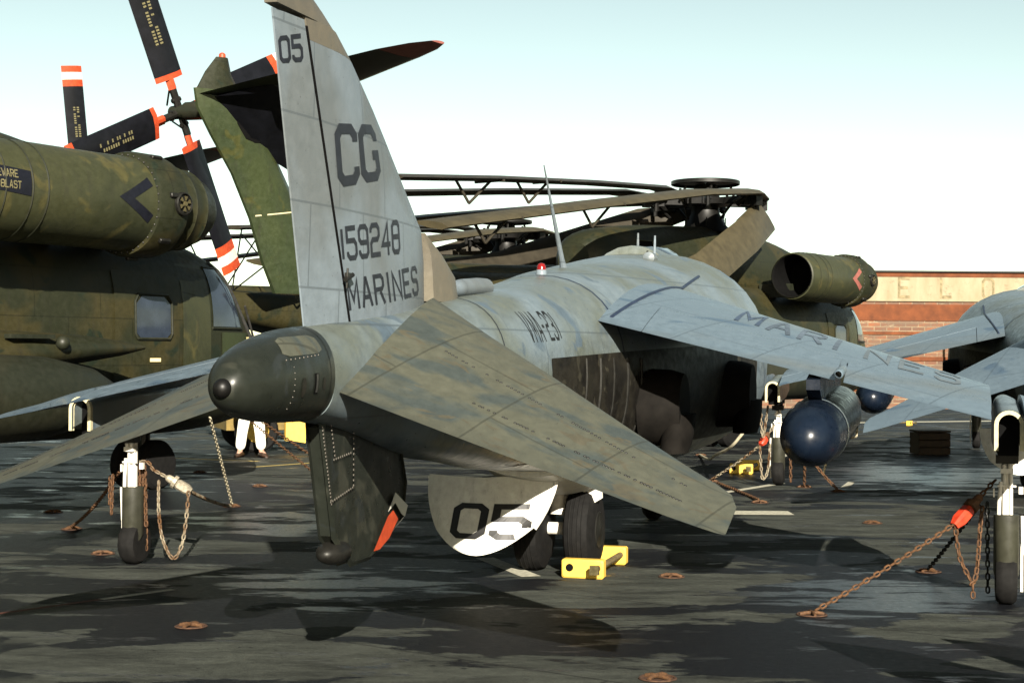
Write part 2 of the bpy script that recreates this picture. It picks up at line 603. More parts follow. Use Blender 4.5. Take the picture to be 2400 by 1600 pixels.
# ------------------------------------------------------------------ stencil lettering
c_ = .8
BOXC = [(0, c_), (c_, 0), (4 - c_, 0), (4, c_), (4, 6 - c_), (4 - c_, 6), (c_, 6), (0, 6 - c_)]
GL = {
    'C': [[(4, 4.5), (4, 5.2), (3.2, 6), (.8, 6), (0, 5.2), (0, .8), (.8, 0), (3.2, 0), (4, .8), (4, 1.5)]],
    'G': [[(4, 4.5), (4, 5.2), (3.2, 6), (.8, 6), (0, 5.2), (0, .8), (.8, 0), (3.2, 0), (4, .8), (4, 2.7), (2.7, 2.7)]],
    '0': ['box'], 'O': ['box'],
    '5': [[(4, 6), (0, 6), (0, 3.5), (3.2, 3.5), (4, 2.7), (4, .8), (3.2, 0), (.8, 0), (0, .7), (0, 1.3)]],
    '1': [[(2, 0), (2, 6)]], 'I': [[(2, -.45), (2, 6.45)]],
    '9': [[(0, 1.3), (0, .8), (.8, 0), (3.2, 0), (4, .8), (4, 5.2), (3.2, 6), (.8, 6), (0, 5.2), (0, 3.6), (.8, 2.8), (3.5, 2.8)]],
    '2': [[(0, 4.6), (0, 5.2), (.8, 6), (3.2, 6), (4, 5.2), (4, 3.9), (3.2, 3.1), (.8, 3.1), (0, 2.3), (0, 0), (4.4, 0)]],
    '4': [[(3, -.4), (3, 6), (0, 1.8), (2.5, 1.8)], [(3.5, 1.8), (4.3, 1.8)]],
    '8': ['box', [(.5, 3.1), (3.5, 3.1)]],
    '3': [[(0, 4.7), (0, 5.2), (.8, 6), (3.2, 6), (4, 5.2), (4, 3.8), (3.3, 3.1), (4, 2.4), (4, .8), (3.2, 0), (.8, 0), (0, .8), (0, 1.3)], [(1.4, 3.1), (2.7, 3.1)]],
    'M': [[(0, -.4), (0, 6), (2, 1.6), (4, 6), (4, -.4)]],
    'A': [[(0, -.4), (1.8, 6), (2.2, 6), (4, -.4)], [(1.0, 1.8), (3.0, 1.8)]],
    'R': [[(0, -.4), (0, 6), (3.2, 6), (4, 5.2), (4, 3.8), (3.2, 3), (.5, 3)], [(2.4, 2.5), (4, -.4)]],
    'N': [[(0, -.4), (0, 6), (4, 0), (4, 6.4)]],
    'E': [[(4.2, 6), (0, 6), (0, 0), (4.2, 0)], [(.5, 3), (3.4, 3)]],
    'S': [[(4, 4.6), (4, 5.2), (3.2, 6), (.8, 6), (0, 5.2), (0, 3.9), (.8, 3.1), (3.2, 3.1), (4, 2.3), (4, .8), (3.2, 0), (.8, 0), (0, .8), (0, 1.4)]],
    'V': [[(0, 6.4), (1.8, 0), (2.2, 0), (4, 6.4)]],
    '-': [[(1, 3), (3, 3)]],
    'B': ['box', [(.5, 3.1), (3.5, 3.1)]],
    'W': [[(0, 6.4), (1, 0), (2, 4), (3, 0), (4, 6.4)]],
    'F': [[(4.2, 6), (0, 6), (0, -.4)], [(.5, 3), (3.4, 3)]],
    'L': [[(0, 6.4), (0, 0), (4.2, 0)]],
    'T': [[(-.4, 6), (4.4, 6)], [(2, 5.5), (2, -.4)]],
    'H': [[(0, -.4), (0, 6.4)], [(4, -.4), (4, 6.4)], [(.5, 3), (3.5, 3)]],
    'Y': [[(0, 6.4), (2, 3), (4, 6.4)], [(2, 2.4), (2, -.4)]],
    'U': [[(0, 6.4), (0, .8), (.8, 0), (3.2, 0), (4, .8), (4, 6.4)]],
    'P': [[(0, -.4), (0, 6), (3.2, 6), (4, 5.2), (4, 3.8), (3.2, 3), (.5, 3)]],
}
WID = {'1': 1.2, 'I': 1.2, '-': 2.4}


def stroke_quads(line, th, closed=False, step=.6):
    pts = [Vector((p[0], p[1])) for p in line]
    n = len(pts)
    L_, R_ = [], []
    for i in range(n):
        if closed:
            a, b, c2 = pts[i - 1], pts[i], pts[(i + 1) % n]
        else:
            a, b, c2 = pts[max(i - 1, 0)], pts[i], pts[min(i + 1, n - 1)]
        d1 = (b - a).normalized() if (b - a).length > 1e-6 else (c2 - b).normalized()
        d2 = (c2 - b).normalized() if (c2 - b).length > 1e-6 else d1
        n1, n2 = Vector((-d1.y, d1.x)), Vector((-d2.y, d2.x))
        mt = (n1 + n2)
        if mt.length < .25:
            mt = n1
        mt.normalize()
        k = min(th / 2 / max(mt.dot(n1), .35), th)
        L_.append(b + mt * k)
        R_.append(b - mt * k)
    out = []
    for i in range(n if closed else n - 1):
        j = (i + 1) % n
        ns = max(1, int((pts[j] - pts[i]).length / step))
        for q in range(ns):
            s0, s1 = q / ns, (q + 1) / ns
            out.append((L_[i].lerp(L_[j], s0), R_[i].lerp(R_[j], s0), R_[i].lerp(R_[j], s1), L_[i].lerp(L_[j], s1)))
    return out


def text_quads(txt, h, th=.9, aspect=.62, gap=1.6, step=.6):
    """quads in 2D metres, origin at lower left"""
    u = h / 6.9
    x = 0
    quads = []
    for ch in txt:
        wd = WID.get(ch, 4.0)
        if ch != ' ':
            for st in GL[ch]:
                qs = stroke_quads(BOXC, th, True, step) if st == 'box' else stroke_quads(st, th, False, step)
                off = 2 - wd / 2 if ch in WID else 0
                for q in qs:
                    quads.append([((x + (p.x - off)) * u * aspect * 1.35, (p.y + .45) * u) for p in q])
        x += wd + gap
    return quads, x * u * aspect * 1.35


def lettering(name, txt, h, fmap, mat, parent, th=.9, aspect=.62, gap=1.6, step=.6):
    quads, wd = text_quads(txt, h, th, aspect, gap, step)
    mb = MB()
    for q in quads:
        P3 = [fmap(s, t) for s, t in q]
        if any(p is None for p in P3):
            continue
        n = mb.add(P3)
        mb.face(n, n + 1, n + 2, n + 3)
    return mb.build(name, mat, parent, 0)


def caster(bvh, org, ud, vd, cd_, off=.004):
    org, ud, vd, cd_ = Vector(org), Vector(ud), Vector(vd), Vector(cd_).normalized()

    def f(s, t):
        p = org + ud * s + vd * t
        h = bvh.ray_cast(p - cd_ * 3, cd_)
        if h[0] is None:
            return None
        return h[0] - cd_ * off
    return f


def patch(name, bvh, quad, cd_, mat, parent, off=.006, n=6, thick=True, rnd=.0):
    """a panel pressed on to a curved skin: quad = 4 corners (3D, any height above the skin)"""
    a, b, c2, d = [Vector(q) for q in quad]
    cd_ = Vector(cd_).normalized()
    mb = MB()
    g = {}
    for i in range(n + 1):
        for j in range(n + 1):
            s, t = i / n, j / n
            if rnd:
                # round the corners by squeezing rows near the ends
                q = abs(2 * t - 1)
                k = 1 - rnd * max(0, (q - .6) / .4) ** 2
                s = .5 + (s - .5) * k
            p = a.lerp(b, s).lerp(d.lerp(c2, s), t)
            h = bvh.ray_cast(p - cd_ * 3, cd_)
            if h[0] is None:
                continue
            g[i, j] = mb.add([h[0] - cd_ * off])
    for i in range(n):
        for j in range(n):
            ks = [(i, j), (i + 1, j), (i + 1, j + 1), (i, j + 1)]
            if all(k in g for k in ks):
                mb.face(*[g[k] for k in ks])
    return mb.build(name, mat, parent, 60)


def frame_rz(hd_deg):
    return pi / 2 - radians(hd_deg)


# ------------------------------------------------------------------ deck and surroundings
def sheet(name, pts, z, mat, **kw):
    mb = MB()
    n = mb.add([(x, y, z) for x, y in pts])
    mb.face(*range(n, n + len(pts)))
    return mb.build(name, mat, None, 0)


mb = MB()
mb.box((-5, 2.5, -.5), (110, 95, 1.0))
deck = tag(mb.build('flight_deck', 'deck', None, 0), kind='structure')
mb = MB()
n = mb.add([(-3000, -3000, -10), (3000, -3000, -10), (3000, 3000, -10), (-3000, 3000, -10)])
mb.face(n, n + 1, n + 2, n + 3)
tag(mb.build('pier_ground', 'pier_concrete', None, 0), kind='structure')
mb = MB()
mb.box((-5, 2.5, -5.52), (109, 94, 8.94))
tag(mb.build('ship_hull', 'ship_grey', None, 0), kind='structure')


# ------------------------------------------------------------------ jump jet
def lerp_tab(tab, x):
    if x <= tab[0][0]:
        return tab[0][1:]
    for a, b in zip(tab, tab[1:]):
        if x <= b[0]:
            t = (x - a[0]) / (b[0] - a[0])
            return tuple(p + (q - p) * t for p, q in zip(a[1:], b[1:]))
    return tab[-1][1:]


# x, half width, bottom, top, waist height
FUS = [(.86, .185, 1.41, 1.855, 1.62), (1.4, .215, 1.33, 1.905, 1.62), (2.3, .285, 1.15, 1.985, 1.62), (3.2, .40, 1.05, 2.08, 1.62),
       (4.0, .50, .95, 2.15, 1.61), (5.0, .63, .87, 2.27, 1.58), (6.0, .80, .75, 2.40, 1.56), (7.0, .98, .72, 2.50, 1.56),
       (8.0, 1.13, .72, 2.60, 1.6), (9.0, 1.24, .75, 2.70, 1.66), (9.55, 1.26, .8, 2.74, 1.68)]
FRONT = [(9.0, .62, .80, 2.78, 1.75), (9.9, .60, .84, 2.80, 1.75), (10.6, .55, .90, 2.62, 1.72), (11.5, .50, 1.0, 2.42, 1.68),
         (12.4, .38, 1.14, 2.16, 1.62), (13.1, .2, 1.34, 1.86, 1.58), (13.45, .05, 1.5, 1.62, 1.56)]


def smooth_tab(tab, n):
    """Catmull-Rom resampling of a station table"""
    out = []
    m = len(tab)
    for i in range(m - 1):
        p0, p1, p2, p3 = tab[max(i - 1, 0)], tab[i], tab[i + 1], tab[min(i + 2, m - 1)]
        for k in range(n):
            t = k / n
            row = []
            for a, b, c, d in zip(p0, p1, p2, p3):
                row.append(.5 * (2 * b + (c - a) * t + (2 * a - 5 * b + 4 * c - d) * t * t + (3 * b - a - 3 * c + d) * t ** 3))
            out.append(tuple(row))
    out.append(tab[-1])
    return out


def hinge_x(z):
    return 1.36 - (z - 1.9) * .375


PORT_TANK = []


def make_jet():
    R = thing('jump_jet', '', 'jet')
    mb = MB()
    st = smooth_tab(FUS, 4)
    mb.loft([superring(x, w_, zb, zt, zc, 2.25, 2.6, 40) for x, w_, zb, zt, zc in st], True, False)
    # intake lip rolling inwards
    x, w_, zb, zt, zc = st[-1]
    mb.loft([superring(x, w_, zb, zt, zc, 2.25, 2.6, 40), superring(x + .05, w_ - .03, zb + .03, zt - .03, zc, 2.25, 2.6, 40),
             superring(x + .0, w_ - .08, zb + .08, zt - .08, zc, 2.25, 2.6, 40)], False, False)
    fus = mb.build('fuselage', 'body_grey', R)
    mb = MB()
    mb.loft([superring(*q, 2.1, 2.3, 32) for q in smooth_tab(FRONT, 4)], True, True)
    mb.build('nose_section', 'body_grey', R)
    mb = MB()
    mb.loft([superring(9.5, .66, .9, 2.64, 1.75, 2.2, 2.2, 32), superring(9.5, 1.18, .88, 2.64, 1.68, 2.25, 2.6, 32)], False, False)
    mb.build('intake_duct', 'black', R)
    # canopy
    mb = MB()
    mb.loft([superring(x, w_, 2.3, zt, 2.3, 2, 2, 24) for x, w_, zt in
             ((9.4, .2, 2.66), (9.8, .36, 2.82), (10.4, .40, 2.86), (10.9, .36, 2.76), (11.5, .2, 2.5), (11.7, .08, 2.42))])
    mb.build('canopy', 'window_glass', R)
    fb = bvh_of(fus)

    # tail bullet with the reaction-control ball
    mb = MB()
    BUL = [(.022, .02, 1.565, 1.60, 1.583), (.038, .06, 1.53, 1.640, 1.587), (.09, .10, 1.487, 1.695, 1.592), (.19, .138, 1.450, 1.745, 1.60),
           (.36, .168, 1.423, 1.796, 1.61), (.6, .188, 1.408, 1.838, 1.62), (.855, .189, 1.402, 1.860, 1.62)]
    mb.loft([superring(*q, 2.2, 2.2, 40) for q in smooth_tab(BUL, 3)], True, True)
    bul = mb.build('tail_bullet', 'bullet_green', R)
    bb = bvh_of(bul)
    mb = MB()
    mb.sphere((.03, 0, 1.58), .043, 18, 12)
    mb.build('tail_ball', 'rotor_black', bul)
    mb = MB()
    mb.lathe([(.0, .048), (.006, .052), (.012, .048)], (.04, 0, 1.58), (1, 0, 0), 20)
    mb.build('ball_ring', 'black', bul)
    patch('vent_slot', bb, [(.60, -1, 1.545), (.645, -1, 1.545), (.645, -1, 1.64), (.60, -1, 1.64)], (0, 1, 0), 'black', bul, .004, 3)
    patch('vent_shutter', bb, [(.61, -1, 1.55), (.632, -1, 1.55), (.632, -1, 1.636), (.61, -1, 1.636)], (0, 1, 0), 'steel', bul, .008, 3)
    patch('patched_panel', bb, [(.34, -1, 1.715), (.74, -1, 1.735), (.74, -1, 1.82), (.40, -1, 1.80)], (0, 1, 0), 'stab_grey', bul, .003, 6, rnd=.3)
    for xr in (.80,):
        w_, zb, zt, zc = lerp_tab(smooth_tab(BUL, 3), xr)
        mb = MB()
        mb.loft([superring(xr - .004, w_ + .0015, zb - .0015, zt + .0015, zc, 2.2, 2.2, 40), superring(xr + .004, w_ + .0015, zb - .0015, zt + .0015, zc, 2.2, 2.2, 40)], False, False)
        mb.build('joint_ring', 'rotor_black', bul)
    patch('oval_panel', bb, [(.475, -1, 1.53), (.515, -1, 1.53), (.515, -1, 1.62), (.475, -1, 1.62)], (0, 1, 0), 'engine_bay', bul, .004, 4, rnd=.6)
    patch('oval_panel', bb, [(.70, -1, 1.56), (.73, -1, 1.56), (.73, -1, 1.62), (.70, -1, 1.62)], (0, 1, 0), 'engine_bay', bul, .004, 4, rnd=.6)
    mb = MB()
    for i in range(9):
        p = caster(bb, (.36 + i * .04, -1, 1.70 + i * .003), (1, 0, 0), (0, 0, 1), (0, 1, 0), .0)(0, 0)
        if p:
            mb.sphere(p, .0045, 6, 4)
    for i in range(8):
        p = caster(bb, (.41 + .0 * i, -1, 1.48 + i * .027), (1, 0, 0), (0, 0, 1), (0, 1, 0), .0)(0, 0)
        if p:
            mb.sphere(p, .0035, 6, 4)
    mb.build('rivets', 'rivet', bul)['kind'] = 'stuff'

    # fin
    def fin_ring(z, xt, xl, th, n=8):
        ch = xl - xt
        pr = []
        for i in range(n):
            k = i / (n - 1)
            c = k * .97
            y = th * (1 - .25 * (1 - c)) * sqrt(max(0, 1 - c ** 6)) if False else th * (.72 + .28 * min(1, c * 2)) * (1 - max(0, (c - .45) / .55) ** 2) ** .75
            pr.append((xt + c * ch, y))
        pts = [(x, y, z) for x, y in pr] + [(xl, 0, z)] + [(x, -y, z) for x, y in reversed(pr)]
        return pts
    levels = [(1.84, 2.72), (2.08, 2.72), (2.27, 2.71), (2.45, 2.66), (2.72, 2.29), (2.9, 2.04), (3.04, 1.84), (3.24, 1.52)]
    mb = MB()
    mb.loft([fin_ring(z, hinge_x(z) + .008, xl, .085 - (z - 1.84) * .025) for z, xl in levels], True, True)
    fin = mb.build('fin', 'fin_grey', R)
    mb = MB()
    mb.loft([fin_ring(3.241, hinge_x(3.24) + .008, 1.52, .05), fin_ring(3.345, hinge_x(3.345) + .008, 1.31, .048)], False, False)
    mb.loft([fin_ring(3.345, .50, 1.31, .044), fin_ring(3.42, .48, 1.12, .04), fin_ring(3.49, .48, .92, .032), fin_ring(3.53, .55, .78, .02)], True, True)
    mb.build('fin_cap', 'tan', fin)
    mb = MB()
    mb.loft([fin_ring(2.04, 2.73, 3.36, .082, 10), fin_ring(2.2, 2.72, 3.28, .075, 10), fin_ring(2.32, 2.72, 3.0, .06, 10), fin_ring(2.44, 2.66, 2.69, .02, 10)], True, True)
    mb.build('fin_fairing', 'tan', fin)
    mb = MB()
    rz_ = [1.862, 2.2, 2.6, 3.0, 3.325]

    def rud_ring(z):
        xt = .91 - (z - 1.86) * .271
        xh = hinge_x(z) - .006
        t = .062 - (z - 1.84) * .018
        return [(xt, -.004, z), (xt + (xh - xt) * .5, -t * .55, z), (xh - .01, -t, z), (xh, -t * .6, z), (xh, t * .6, z), (xh - .01, t, z), (xt + (xh - xt) * .5, t * .55, z), (xt, .004, z)]
    mb.loft([rud_ring(z) for z in rz_])
    rud = mb.build('rudder', 'fin_grey', R)
    mb = MB()
    mb.box((hinge_x(2.12), -.085, 2.12), (.05, .02, .035))
    mb.tube([(hinge_x(2.12) - .04, -.085, 2.10), (hinge_x(2.12) + .05, -.09, 2.13)], .012, 8)
    mb.tube([(hinge_x(2.12) - .02, -.085, 2.06), (hinge_x(2.12) - .02, -.09, 2.16)], .006, 8)
    mb.build('rudder_hinge', 'dark_steel', rud)
    mb = MB()
    mb.loft([[(hinge_x(z) - .0055, -t, z), (hinge_x(z) + .0075, -t, z), (hinge_x(z) + .0075, t, z), (hinge_x(z) - .0055, t, z)]
             for z, t in ((1.866, .0655), (3.30, .0405))])
    mb.build('hinge_gap_shade', 'black', rud, 0)  # black strip laid over the hinge line, painting in the gap's shade
    # finlet intake in front of the fin
    mb = MB()
    prof = []
    for x, r0, zc in ((3.2, .05, 2.12), (3.45, .062, 2.145), (3.8, .066, 2.165), (3.98, .066, 2.17)):
        prof.append([(x, r0 * cos(a), zc + r0 * .95 * sin(a)) for a in [2 * pi * k / 20 for k in range(20)]])
    prof.append([(3.98, .052 * cos(a), 2.17 + .05 * sin(a)) for a in [2 * pi * k / 20 for k in range(20)]])
    prof.append([(3.7, .045 * cos(a), 2.165 + .045 * sin(a)) for a in [2 * pi * k / 20 for k in range(20)]])
    mb.loft(prof)
    mb.box((3.5, 0, 2.085), (.7, .05, .06))
    mb.build('dorsal_intake', 'fin_grey', R)

    # lettering on both fin sides
    fbv = bvh_of(fin)
    rbv = bvh_of(rud)
    sl = .37

    def fmap(org, bvh, shear):
        o = Vector(org)

        def f(s, t):
            p = o + Vector((s - t * shear * 0 - t * shear, 0, t))
            h = bvh.ray_cast(p + Vector((0, -2, 0)), Vector((0, 1, 0)))
            return None if h[0] is None else h[0] + Vector((0, -.003, 0))
        return f
    def quadmap(txt, bvh, cs, gap):
        wd = text_quads(txt, 1.0, 1, .62, gap)[1] - gap / 6.9 * .62 * 1.35

        def f(s_, t):
            u_ = s_ / wd
            a = Vector(cs[0]).lerp(Vector(cs[1]), u_)
            b = Vector(cs[3]).lerp(Vector(cs[2]), u_)
            p = a.lerp(b, t)
            h = bvh.ray_cast(Vector((p.x, -2, p.y)), Vector((0, 1, 0)))
            return None if h[0] is None else h[0] + Vector((0, -.003, 0))
        return f
    for txt, bv_, par, cs, th_, gap in (
            ('CG', fbv, fin, ((1.25, 2.575), (1.78, 2.665), (1.71, 2.94), (1.19, 2.875)), 1.2, 1.5),
            ('159248', fbv, fin, ((1.268, 2.195), (2.09, 2.285), (2.07, 2.47), (1.232, 2.365)), 1.0, 1.6),
            ('MARINES', fbv, fin, ((1.37, 1.95), (2.47, 2.07), (2.42, 2.235), (1.325, 2.105)), .95, 1.9),
            ('05', rbv, rud, ((.605, 3.085), (.80, 3.125), (.775, 3.25), (.575, 3.20)), 1.15, 1.7)):
        for i, ch in enumerate(txt):
            u_ = 1.0 / 6.9 * .62 * 1.35
            x0 = sum(WID.get(k, 4.0) + gap for k in txt[:i]) * u_
            mp = quadmap(txt, bv_, cs, gap)
            lettering('lettering', ch, 1.0, (lambda a, b, mp=mp, x0=x0: mp(a + x0, b)), 'letter_dark', par, th_, .62, gap, .7)

    # tailplanes and wings, both sides
    for s in (-1, 1):
        mb = MB()
        stn = [(.19, (2.36, 2.035), (.905, 1.545), .075), (.6, (2.15, 1.81), (.895, 1.405), .07), (1.0, (1.955, 1.60), (.885, 1.27), .065),
               (1.45, (1.735, 1.35), (.872, 1.12), .06), (1.80, (1.56, 1.165), (.862, 1.005), .055), (1.93, (1.50, 1.10), (.858, .965), .055),
               (2.01, (1.40, 1.065), (.855, .942), .05), (2.055, (1.24, 1.02), (.862, .932), .035)]
        rings = []
        for y, le, te, t in stn:
            rings.append(foil_ring((le[0], s * y, le[1]), (te[0], s * y, te[1]), t, 0, 1, 9, .0, Vector((-.18, s * .25, .95)).normalized()))
        mb.loft(rings)
        tp = mb.build('tailplane', 'stab_grey', R)
        tb = bvh_of(tp)
        mb = MB()
        dn = Vector((.18, -s * .25, -.95)).normalized()
        rows = [((.62, .62), (.55, .45)), ((.38, .40), (.2, .9)), ((.2, .2), (.25, .62))]
        for fr, yr in (((.30, .30), (.28, .92)), ((.58, .56), (.12, .95))):
            for i in range(70):
                k = yr[0] + (yr[1] - yr[0]) * i / 69
                if RND.random() < .35:
                    continue
                y = .25 + 1.7 * k
                le, te = None, None
                for a, b in zip(stn, stn[1:]):
                    if a[0] <= y <= b[0]:
                        t = (y - a[0]) / (b[0] - a[0])
                        le = [p + (q - p) * t for p, q in zip(a[1], b[1])]
                        te = [p + (q - p) * t for p, q in zip(a[2], b[2])]
                if le is None:
                    continue
                x = te[0] + (le[0] - te[0]) * fr[0]
                z = te[1] + (le[1] - te[1]) * fr[0]
                h = tb.ray_cast(Vector((x, s * y, z)) - dn * .5, dn)
                if h[0] is not None:
                    mb.lathe([(0, .0085), (.003, .0075)], h[0], -dn, 7, False, True)
        rv = mb.build('rivets', 'rivet_dark', tp, 0)
        rv['kind'] = 'stuff'

        # wing: stations give leading edge, trailing edge
        def wle(y):
            return Vector((8.76 - .84 * y, s * y, wte(y).z + (.22 - .03 * y)))

        def wte(y):
            return Vector((5.2 - .32 * y, s * y, 1.89 - .234 * (y - .89)))
        ys = [.3, .6, .89, 1.3, 1.8, 2.295, 2.8, 3.27]
        th = lambda y: .105 - .012 * y
        mb = MB()
        mb.loft([foil_ring(wle(y), wte(y), th(y), 0, .745, 14, .03) for y in ys], True, False)
        mb.loft([foil_ring(wle(y), wte(y), th(y), .745, 1, 6, .03) for y in (.3, .6, .885)], True, True)
        mb.loft([foil_ring(wle(y), wte(y), t, 0, 1, 14, .03) for y, t in ((3.475, .062), (3.55, .06))] +
                [foil_ring(wle(3.7) + Vector((-.25, 0, -.01)), wte(3.7) + Vector((-.02, 0, 0)), .05, 0, 1, 14, .02),
                 foil_ring(wle(3.83) + Vector((-.75, 0, -.02)), wte(3.83) + Vector((-.02, 0, 0)), .035, 0, 1, 14, .02)], True, True)
        wg = mb.build('wing', 'wing_grey', R)
        mb = MB()
        mb.loft([foil_ring(wle(y), wte(y), th(y), .753, 1, 6, .03) for y in (.892, 1.6, 2.275)])
        mb.build('flap', 'wing_grey', wg)
        mb = MB()
        mb.loft([foil_ring(wle(y), wte(y), th(y), .753, 1, 6, .03) for y in (2.33, 2.8, 3.262)])
        mb.build('aileron', 'wing_grey', wg)
        mb = MB()
        q = wte(2.302)
        dirw = (wle(2.302) - q).normalized()
        c0 = q + dirw * .32 + Vector((0, 0, .05))
        mb.lathe([(-.38, .022), (-.37, .03), (0, .034), (.35, .02)], c0, dirw, 14, False, True)
        mb.lathe([(-.38, .022), (-.2, .02)], c0, dirw, 14, False, True)
        if s < 0:
            mb.build('fuel_dump_pipe', 'wing_grey', wg)
        wb = bvh_of(wg, fus)
        if s < 0:
            ux = (wte(3.0) - wte(1.0)).normalized()
            dwn = Vector((0, 0, -1))
            # big letters spread along the span, read from behind
            def wmap(y0):
                o = wte(y0) + (wle(y0) - wte(y0)) * .36

                def f(a, b):
                    p = o + ux * a + Vector((1, 0, 0)) * b
                    h = wb.ray_cast(p + Vector((0, 0, 1)), dwn)
                    return None if h[0] is None else h[0] + Vector((0, 0, .004))
                return f
            for k, ch in enumerate('MARINES'):
                y0 = 1.45 + k * .245
                lettering('lettering', ch, .74 - .035 * k, wmap(y0), 'letter_blue' if k < 1 else ('letter_faint' if k < 4 else 'letter_trace'), wg, .9, .30 + .012 * k, 1.0, .5)
        # seal strip where the wing meets the body
        mb = MB()
        path = []
        for k in range(15):
            x = 5.15 + 3.2 * k / 14
            y = .62 + .14 * sin(min(1, k / 8) * pi / 2)
            h = wb.ray_cast(Vector((x, s * y, 4)), Vector((0, 0, -1)))
            if h[0] is not None:
                path.append(h[0] + Vector((0, 0, .002)))
        mb.tube(path, .014, 6)
        mb.build('seal_strip', 'blue_seal', wg)

        # outrigger
        pod = MB()

        def ucurve(x, w_, zt, zb, n=12):
            pts = [(x, s * 3.38 - w_, zb)]
            for k in range(n + 1):
                a = pi - pi * k / n
                pts.append((x, s * 3.38 + w_ * cos(a), zt - w_ + w_ * sin(a)))
            pts.append((x, s * 3.38 + w_, zb))
            return pts
        outer = [ucurve(4.57, .090, 1.378, 1.13), ucurve(4.75, .094, 1.40, 1.12), ucurve(5.3, .096, 1.455, 1.16), ucurve(6.0, .07, 1.45, 1.25), ucurve(6.3, .02, 1.39, 1.33)]
        inner = [ucurve(4.57, .072, 1.360, 1.13), ucurve(5.6, .072, 1.40, 1.2)]
        pod.loft(outer, False, True, False)
        pod.loft(inner, False, True, False)
        po = pod.build('outrigger', ['body_grey'], R)
        mb = MB()
        rim = [ucurve(4.555, .093, 1.381, 1.12), ucurve(4.555, .067, 1.355, 1.12)]
        rim2 = [ucurve(4.59, .093, 1.381, 1.12), ucurve(4.59, .067, 1.355, 1.12)]
        mb.loft([rim[1], rim[0], rim2[0], rim2[1]], False, False, False)
        mb.build('pod_rim', 'rim_cream', po)
        mb = MB()
        mb.loft([ucurve(4.7, .066, 1.345, 1.08), ucurve(5.45, .066, 1.37, 1.08)], True, True, False)
        mb.build('pod_lining', 'black', po)
        yc = s * 3.39
        mb = MB()
        mb.tube([(5.36, yc, 1.33), (5.40, yc, 1.0)], .058, 14)
        mb.box((5.32, yc, 1.02), (.1, .15, .06))
        mb.build('leg', 'dark_steel', po)
        mb = MB()
        mb.tube([(5.36, yc - .028, .92), (5.37, yc - .030, .60)], .013, 10)
        mb.tube([(5.36, yc + .016, .92), (5.37, yc + .018, .60)], .012, 10)
        mb.tube([(5.35, yc + .038, .86), (5.355, yc + .05, .72), (5.355, yc + .052, .60)], .014, 10)
        mb.tube([(5.40, yc, 1.02), (5.40, yc, .55)], .036, 14)
        mb.box((5.345, yc, .935), (.05, .085, .035))
        mb.box((5.345, yc, .83), (.02, .125, .012))
        mb.tube([(5.34, yc - .02, .94), (5.33, yc - .024, .99)], .018, 10)
        mb.tube([(5.34, yc + .015, .94), (5.33, yc + .02, .985)], .016, 10)
        mb.box((5.37, yc + .085, .78), (.03, .012, .06))
        mb.box((5.37, yc - .095, .8), (.03, .03, .05))
        mb.build('oleo_struts', 'white_gear', po)
        mb = MB()
        rings = []
        for zt_, rr, tilt in ((.63, .083, 0), (.625, .087, 0), (.24, .087, .0), (.235, .084, 0)):
            rings.append([(5.40 + rr * cos(a), yc + rr * sin(a), zt_ - (.07 * max(0, (-cos(a))) ** .7 if zt_ < .3 else 0)) for a in [2 * pi * k / 24 for k in range(24)]])
        mb.loft(rings, True, True)
        mb.build('sleeve', 'sleeve', po)
        mb = MB()
        mb.lathe([(-.075, .10), (-.07, .15), (-.045, .172), (-.02, .175), (.02, .175), (.045, .172), (.07, .15), (.075, .10)], (5.43, yc, .173), (0, 1, 0), 26, True, True)
        mb.build('wheel', 'rubber', po)
        mb = MB()
        mb.box((5.47, yc + s * .105, .25), (.10, .018, .32))
        mb.tube([(5.4, yc + s * .105, .62), (5.43, yc + s * .11, .35)], .012, 8)
        mb.build('fork_arm', 'white_gear', po)

        # fuel tank on its pylon
        ty = s * 2.13
        mb = MB()
        mb.loft([[(x, ty + y, z) for x, y, z in ((a, -.045, zl), (a, .045, zl), (a, .045, zh), (a, -.045, zh))] for a, zl, zh in ((4.5, 1.50, 1.57), (4.75, 1.40, 1.61), (6.2, 1.40, 1.70), (6.5, 1.50, 1.68))])
        pyl = mb.build('drop_tank', 'tank_blue', R)
        PORT_TANK.append(pyl) if s > 0 else None
        mb = MB()
        PT = [(-1.02, .195), (-.8, .216), (0, .222), (1.0, .218), (1.6, .18), (2.1, .13), (2.4, .02)]
        mb.lathe(PT, (5.3, ty, 1.24), (1, 0, .04), 32, True, True)
        tb_ = MB()
        tb_.lathe([(-1.30, .02), (-1.28, .08), (-1.22, .13), (-1.13, .17), (-1.022, .1945)], (5.3, ty, 1.24), (1, 0, .04), 32, True, True)
        tb_.build('tail_cone', 'tank_blue', pyl)
        mb.build('tank_body', 'tank_blue', pyl)
        mb = MB()
        mb.lathe([(-.62, .2215), (-.60, .2250), (-.56, .2225)], (5.3, ty, 1.24), (1, 0, .04), 32)
        mb.build('tank_band', 'body_grey', pyl)
        # nozzle housings
        for nx, nz, ny in ((5.9, 1.32, .84), (7.9, 1.38, 1.12)):
            mb = MB()
            mb.lathe([(-.12, .30), (.10, .29), (.2, .26)], (nx, s * ny, nz), (0, s, 0), 24, True, True)
            nz_ = mb.build('nozzle', 'nozzle_dark', R)
            mb = MB()
            mb.loft([[(nx + .25 * cos(a) * k2 - d, s * (ny + .16) + .12 * sin(a) * k2, nz - d2 + .0) for a in [2 * pi * k / 20 for k in range(20)]] for d, d2, k2 in ((-.05, .05, .95), (.05, .18, 1.0), (.16, .28, .95), (.24, .33, .86))])
            mb.build('nozzle_lip', 'nozzle_dark', nz_)
        # main wheels
        mb = MB()
